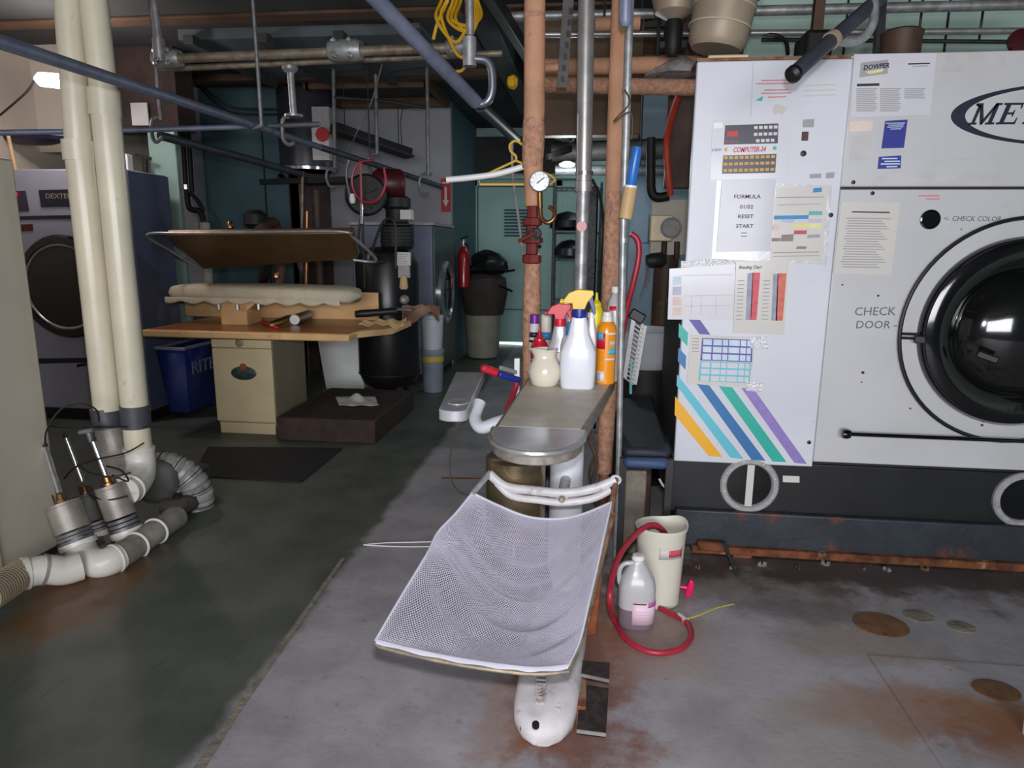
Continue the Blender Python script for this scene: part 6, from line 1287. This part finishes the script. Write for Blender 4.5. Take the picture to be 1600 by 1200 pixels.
# water heater with labels on a stand
Yh = 7.7; q = at(478, 200, Yh); r = 42*mpp(q); zb = at(480, 268, Yh).z; ztp = at(480, 130, Yh).z
t_ = thing('hanging_tank', 'dark grey tank with warning labels hanging high on the rear wall', 'tank', (q.x, Yh, zb))
obj('body', MB().lathe([(r*.9, zb), (r, zb+.03), (r, ztp-.1), (r*.8, ztp), (.001, ztp+.03)], (q.x, Yh, 0), 32), 'heater_grey', t_); obj('bright_rim', MB().lathe([(r*1.02, zb), (r*1.03, zb+.03), (r*1.0, zb+.04)], (q.x, Yh, 0), 32), 'chrome', t_)
for y0, y1, m in ((167, 200, 'label_grey'), (200, 250, 'label_white')):
    a, b = at(487, y0, Yh-r), at(515, y1, Yh-r); obj('label', MB().box(a.x, b.x, Yh-r-.005, Yh-r+.12, b.z, a.z), m, t_)
qq = at(504, 210, Yh-r-.01); obj('stop_mark', MB().lathe([(.08, 0), (.08, .004), (.001, .005)], qq, 8, dn), 'sign_red', t_)
obj('stand_beam', MB().bar(at(415, 286, Yh), at(545, 282, Yh), .3, .06), 'iron_black', t_); obj('stand_bracket', MB().bar(at(440, 286, Yh), at(450, 275, Yh), .2, .1), 'iron_black', t_)
for dx in (-.2, .2): obj('strap', MB().box(q.x+dx-.01, q.x+dx+.01, Yh-.02, Yh+.02, ztp-.05, ZC), 'dark_metal', t_)
obj('vent_cap', MB().lathe([(.1, ztp+.02), (.16, ztp+.05), (.16, ztp+.12), (.08, ztp+.14)], (q.x, Yh, 0), 18), 'dark_metal', t_)
a, b = at(473, 268, 7.5), at(470, 470, 7.5); tag(obj('drain_pipe', MB().tube([a, b, V(b.x, 7.5, 0)], .018, 10), 'steel_rusty'), 'thin pipe running down from the hanging tank', 'pipe')
a = at(494, 300, 7.55); tag(obj('brown_pipe', MB().tube([V(a.x, 7.55, 2.1), V(a.x, 7.55, 0)], .05, 14), 'brown_pipe'), 'thick brown pipe beside the thin drain pipe', 'pipe')
# fluorescent fixture hanging in front of the white wall
a, b = at(520, 197, 7.0), at(640, 238, 7.6); t_ = thing('strip_light', 'long dark strip light fixture hanging below the ceiling pipes', 'light fixture', tuple((a+b)/2))
obj('housing', MB().bar(a, b, .14, .07), 'iron_black', t_, .008); obj('reflector', MB().bar(a-V(0, .0, .05), b-V(0, 0, .05), .22, .02), 'dark_metal', t_)
for k in (.15, .85): q = a.lerp(b, k); obj('hanger_wire', MB().tube([q, V(q.x, q.y, ZC)], .005, 6), 'dark_metal', t_)

# ================================================================ overhead rails
RY = 4.5
a, b = at(262, 92, RY), at(735, 73, RY)
t_ = thing('rail_pipe', 'long level steel pipe with clamp fittings under the ceiling', 'pipe', tuple((a+b)/2))
obj('pipe', MB().tube([a, b], .030, 16), 'steel_rusty', t_)
for q, s_ in ((at(540, 79, RY), 1.25), (at(720, 74, RY), 1.05), (a, 1.1)):
    cl_ = obj('clamp', MB().lathe([(.045*s_, -.085*s_), (.055*s_, -.06*s_), (.055*s_, .06*s_), (.045*s_, .085*s_)], q, 12, (1, 0, 0)), 'steel_galv', t_)
    for dx in (-.04, .04):
        for dz in (-.035, .035): obj('clamp_bolt', MB().lathe([(.016, 0), (.016, .02), (.01, .025)], q+V(dx*s_, -.05*s_, dz*s_), 6, dn), 'steel', cl_)
a2, b2 = at(250, 108, RY+.1), at(785, 83, RY+.1)
tag(obj('rail_pipe', MB().tube([a2, b2], .020, 14), 'steel_rusty'), 'thinner level pipe just below the clamped pipe', 'pipe')
for px, l in ((253, 'left upright hanger pipe of the clamped rail'), (733, 'right upright hanger pipe of the clamped rail')):
    q = at(px, 60, RY); t_ = thing('hanger_pipe', l, 'pipe', tuple(at(px+2, 98, RY)), 'hanger pipes'); obj('pipe', MB().tube([V(q.x, RY-.06, ZC), V(q.x+.02, RY-.06, at(px, 100, RY).z)], .024, 12), 'steel_galv', t_); obj('tee', MB().lathe([(.04, 0), (.04, .12)], V(q.x+.015, RY-.06, at(px, 96, RY).z), 12), 'steel', t_)
q = at(238, 60, 4.6); tag(obj('threaded_rod', MB().tube([V(q.x, 4.6, ZC), at(242, 60, 4.6), at(247, 140, 4.6), at(252, 188, 4.6)], .014, 8), 'steel_dull'), 'thin threaded rod hanging left of the clamped pipe', 'rod')
# drop with cross bar
t_ = thing('drop_hanger', 'pipe drop with white cross bar hanging from the rail', 'pipe', tuple(at(460, 215, RY)))
obj('drop', MB().tube([at(453, 102, RY), at(459, 182, RY)], .022, 12), 'steel_galv', t_); obj('flange', MB().lathe([(.05, 0), (.05, .02), (.03, .04)], at(453, 104, RY), 14, (0, 0, -1)), 'steel', t_); obj('foot_flange', MB().lathe([(.06, 0), (.06, .015)], at(459, 183, RY), 12), 'steel', t_)
obj('cross_bar', MB().tube([at(420, 197, RY), at(500, 194, RY)], .017, 10), 'steel_washer', t_); obj('hook', MB().tube(cr([at(452, 182, RY), at(443, 185, RY), at(441, 200, RY), at(443, 218, RY), at(452, 226, RY), at(460, 222, RY)], 5), .014, 8), 'steel_dull', t_)
# long blue-grey rail from the near left to the rear
a, b = at(-40, 52, 2.0), at(500, 230, 5.6); t_ = thing('garment_rail', 'long blue grey garment rail slanting from the left edge to the rear', 'rail', tuple(b))
obj('rail', MB().tube([a, b], .0235, 16), 'slick_rail', t_); obj('rear_rail', MB().tube([b, at(600, 262, 6.4), at(690, 292, 7.2)], .026, 14), 'rail_dark', t_)
q = a.lerp(b, .6); obj('hanger_hook', MB().tube(cr([q+V(0, 0, -.02), q+V(.05, 0, 0), q+V(.06, 0, .08), V(q.x+.05, q.y, ZC)], 6), .012, 8), 'steel_dull', t_)
tag(obj('garment_rail', MB().tube([at(-30, 208, 3.6), at(180, 204, 3.9), at(388, 198, 4.3)], .016, 12), 'slick_rail'), 'thin level light blue rail above the left dryer', 'rail')
t_ = thing('garment_rail', 'dark lower garment rail slanting away past the pale green pillar', 'rail', tuple(at(440, 268, 6.0))); obj('rail', MB().tube([at(250, 212, 4.6), at(400, 252, 5.6), at(470, 272, 6.2)], .03, 14), 'rail_dark', t_)
obj('hook', MB().tube(cr([at(254, 214, 4.6), at(244, 222, 4.58), at(238, 212, 4.58), at(238, 190, 4.6), at(246, 182, 4.62)], 6), .013, 8), 'steel_dull', t_)
# second blue-grey rail in the middle with its curved end
a, b = at(570, -20, 2.75), at(744, 160, 3.5); t_ = thing('garment_rail', 'blue grey garment rail slanting down to a curved white hook', 'rail', tuple(b)); dv = (a-b).normalized()
obj('rail', MB().tube([b, a, a+dv*((ZC-a.z)/dv.z)], .033, 16), 'slick_rail', t_); obj('curved_hook', MB().tube(cr([at(735, 155, 3.45), at(748, 163, 3.5), at(762, 158, 3.5), at(769, 140, 3.5), at(768, 110, 3.5), at(760, 95, 3.5), at(742, 92, 3.5)], 6), .020, 12), 'steel_washer', t_)
obj('hook_socket', MB().lathe([(.034, 0), (.034, .13), (.02, .14)], at(734, 104, 3.5), 12), 'steel_galv', t_); q = at(734, 60, 3.5); obj('hook_hanger', MB().tube([at(735, 95, 3.5), V(q.x, 3.5, ZC)], .018, 10), 'steel_galv', t_)
obj('rear_rail', MB().tube([at(750, 165, 3.6), at(806, 217, 4.6)], .033, 14), 'rail_dark', t_)
# dark channel beam
tag(obj('channel_beam', MB().bar(at(752, -30, 3.6), at(838, 108, 5.2), .06, .08), 'dark_metal', bevel=.006), 'dark steel channel slanting under the ceiling left of the gauge pipe', 'beam')
# yellow cord coil
t_ = thing('cord_coil', 'coil of yellow cord hanging from the ceiling', 'cord', tuple(at(715, 110, 4.2)))
for i, (x0, x1, yb) in enumerate(((690, 745, 60), (700, 742, 48), (706, 752, 40), (682, 735, 66), (712, 748, 52))):
    obj('loop', MB().tube(cr([at((x0+x1)/2-8, -40, 4.25+i*.02), at(x0+8, 0, 4.25+i*.02), at(x0, 30, 4.22), at((x0+x1)/2+4, yb+30 if i < 1 else yb, 4.2), at(x1, 25, 4.22), at(x1-6, 0, 4.25), at((x0+x1)/2+8, -40, 4.25)], 7), .010, 8), 'yellow_cord', t_)
obj('tail', MB().tube(cr([at(700, 0, 4.25), at(684, 35, 4.25), at(677, 62, 4.25)], 6), .011, 8).tube(cr([at(730, 98, 4.3), at(722, 110, 4.3), at(708, 112, 4.3)], 5), .010, 8), 'yellow_cord', t_)
q = at(720, -40, 4.3); obj('ceiling_hook', MB().tube([q, V(q.x, q.y, ZC)], .012, 8), 'dark_metal', t_)
# drops with hooks in front of the white wall
for px, yt, yb, l in ((521, 112, 262, 'left'), (587, 105, 240, 'middle'), (667, 105, 272, 'right')):
    a, b = at(px, yt, 6.6), at(px+2, yb, 6.6); t_ = thing('rail_hanger', '%s grey drop pipe with hook in front of the white wall' % l, 'hanger', tuple(b), 'drop pipes before the white wall')
    obj('drop', MB().tube([V(a.x, 6.6, ZC), a, b], .018, 10), 'steel_dull', t_); obj('hook', MB().tube(cr([b+V(.04, 0, 0), b, b+V(-.06, 0, -.01), b+V(-.09, 0, -.08), b+V(-.06, 0, -.17), b+V(0, 0, -.18)], 5), .014, 8), 'steel_dull', t_)
tag(obj('cross_pipe', MB().tube([at(521, 152, 6.6), at(600, 158, 6.6), at(667, 168, 6.6)], .018, 10), 'dark_metal'), 'level grey pipe joining the drop pipes', 'pipe')
tag(obj('loose_rope', MB().tube(cr([at(597, 100, 6.2), at(580, 160, 6.2), at(558, 205, 6.2), at(545, 240, 6.0)], 6), .006, 6), 'steel_dull'), 'thin pale cord slanting in front of the white wall', 'cord')
tag(obj('loose_rope', MB().tube(cr([at(630, 168, 6.6), at(626, 190, 6.65), at(628, 225, 6.7)], 6), .005, 6), 'tube_black'), 'short black cord down to the strip light', 'cord')
for k_, yo in enumerate((0, 8)): tag(obj('ceiling_cable', MB().tube(cr([at(170, 55+yo, 6.8), at(230, 65+yo, 7.0), at(300, 122+yo*.5, 7.3), at(335, 150+yo, 7.3), at(370, 168+yo, 7.4), at(440, 170+yo, 7.5)], 6), .009, 6), 'tube_black'), '%s of the two black cables sagging across the teal wall' % ('upper', 'lower')[k_], 'cable', 'sagging cables')
# white rod and yellow hanger by the gauge
tag(obj('white_rod', MB().tube(cr([at(698, 281, 3.2), at(740, 277, 3.2), at(780, 271, 3.21), at(832, 256, 3.23)], 6), .014, 12), 'white_rod'), 'bent white plastic rod sticking out left of the gauge pipe', 'rod')
hy = 3.255; t_ = thing('wire_hanger', 'yellow wire hanger hooked behind the gauge pipe', 'hanger', tuple(at(800, 288, hy)))
obj('frame', MB().tube([at(750, 288, hy), at(860, 288, hy), at(868, 282, hy), at(862, 275, hy), at(806, 251, hy), at(748, 278, hy)], .006, 8, closed=True), 'yellow_wire', t_); obj('hook', MB().tube(cr([at(806, 251, hy), at(806, 244, hy), at(798, 236, hy), at(797, 226, hy), at(806, 220, hy), at(816, 226, hy)], 5), .006, 8), 'yellow_wire', t_)
tag(obj('loose_rope', MB().tube(cr([at(800, 212, 4.5), at(801, 270, 4.5), at(806, 310, 4.5), at(818, 400, 4.5)], 6), .009, 6), 'label_grey'), 'pale cord hanging left of the gauge pipe', 'rope')
tag(obj('yellow_tape_knot', MB().lathe([(.02, 0), (.04, .02), (.03, .05), (.01, .06)], at(809, 128, 3.9), 8, (-1, 0, 0)), 'yellow_cord'), 'yellow knot of cord beside the gauge pipe near the ceiling', 'cord')
# bare tube lamp at the left
q0, q1 = at(55, 123, 5.0), at(143, 132, 5.0); t_ = thing('tube_lamp', 'short glowing tube lamp behind the PVC pipes', 'lamp', tuple((q0+q1)/2))
obj('tube', MB().tube([q0, q0.lerp(q1, .1), q1], [.015, .05, .055], 14), 'bulb_glow', t_); obj('cord', MB().tube(cr([q0, at(40, 145, 5.0), at(0, 180, 5.0)], 6), .008, 6), 'tube_black', t_); tpp = q0.lerp(q1, .5); obj('hanger', MB().tube([tpp+V(0, .05, .04), V(tpp.x, tpp.y+.05, ZC)], .008, 6), 'dark_metal', t_)
lamp('tube_lamp_light', 'POINT', tuple(tpp-V(0, .12, 0)), 26, (1, .86, .8), shadow_soft_size=.06)
q = at(55, 214, 5.6); tag(obj('round_hood', MB().lathe([(.28, 0), (.26, -.03), (.15, -.06), (.001, -.07)], q, 30, sx=1.1, sy=.5), 'trim_navy'), 'dark shallow round hood above the left dryer', 'hood')
tag(obj('tan_stick', MB().tube([at(12, 208, 5.3), V(at(24, 262, 5.3).x, 5.3, DZT)], .014, 8), 'wood_handle'), 'tan stick standing on the left end of the dryer', 'stick')
# debris by the machine foot
q = fl(1158, 872); tag(obj('brick', MB().box(q.x-.04, q.x+.05, q.y+.0, q.y+.08, 0, .05), 'brick_red', bevel=.004), 'broken brick under the machine sled', 'brick')
tag(obj('scrap_rod', MB().tube([at(1131, 848, 3.02), V(fl(1148, 894).x, 3.02, .008)], .008, 8), 'dark_metal'), 'dark scrap rod leaning against the rusted sled flange', 'rod')
random.seed(3)
for k_ in range(9):
    q = fl(1095+k_*50+random.uniform(-10, 10), 884+random.uniform(-4, 10)); r_ = random.uniform(.008, .02)
    tag(obj('debris_chip', lump(q, [(r_, 0), (r_*.9, r_*.4), (r_*.3, r_*.6)], .6, k_, 7), random.choice(['rust_steel', 'concrete_block', 'plug_rust'])), '%s small rusty chip from the left along the machine sled' % ('first', 'second', 'third', 'fourth', 'fifth', 'sixth', 'seventh', 'eighth', 'ninth')[k_], 'debris', 'chips along the machine sled')
tag(obj('white_strip', MB().tube(cr([at(1030, 748, 3.3), at(1035, 757, 3.3), at(1043, 765, 3.3)], 5), .006, 6), 'cap_white'), 'white curl of wire beside the machine base', 'wire')
q = fl(1590, 1160); tag(obj('white_post', MB().obox((1.42, 2.05, .2), .05, .05, .42, (1, 0, 0), (.12, .05, 1)), 'cap_white', bevel=.006), 'white post foot at the right edge of the picture', 'post')
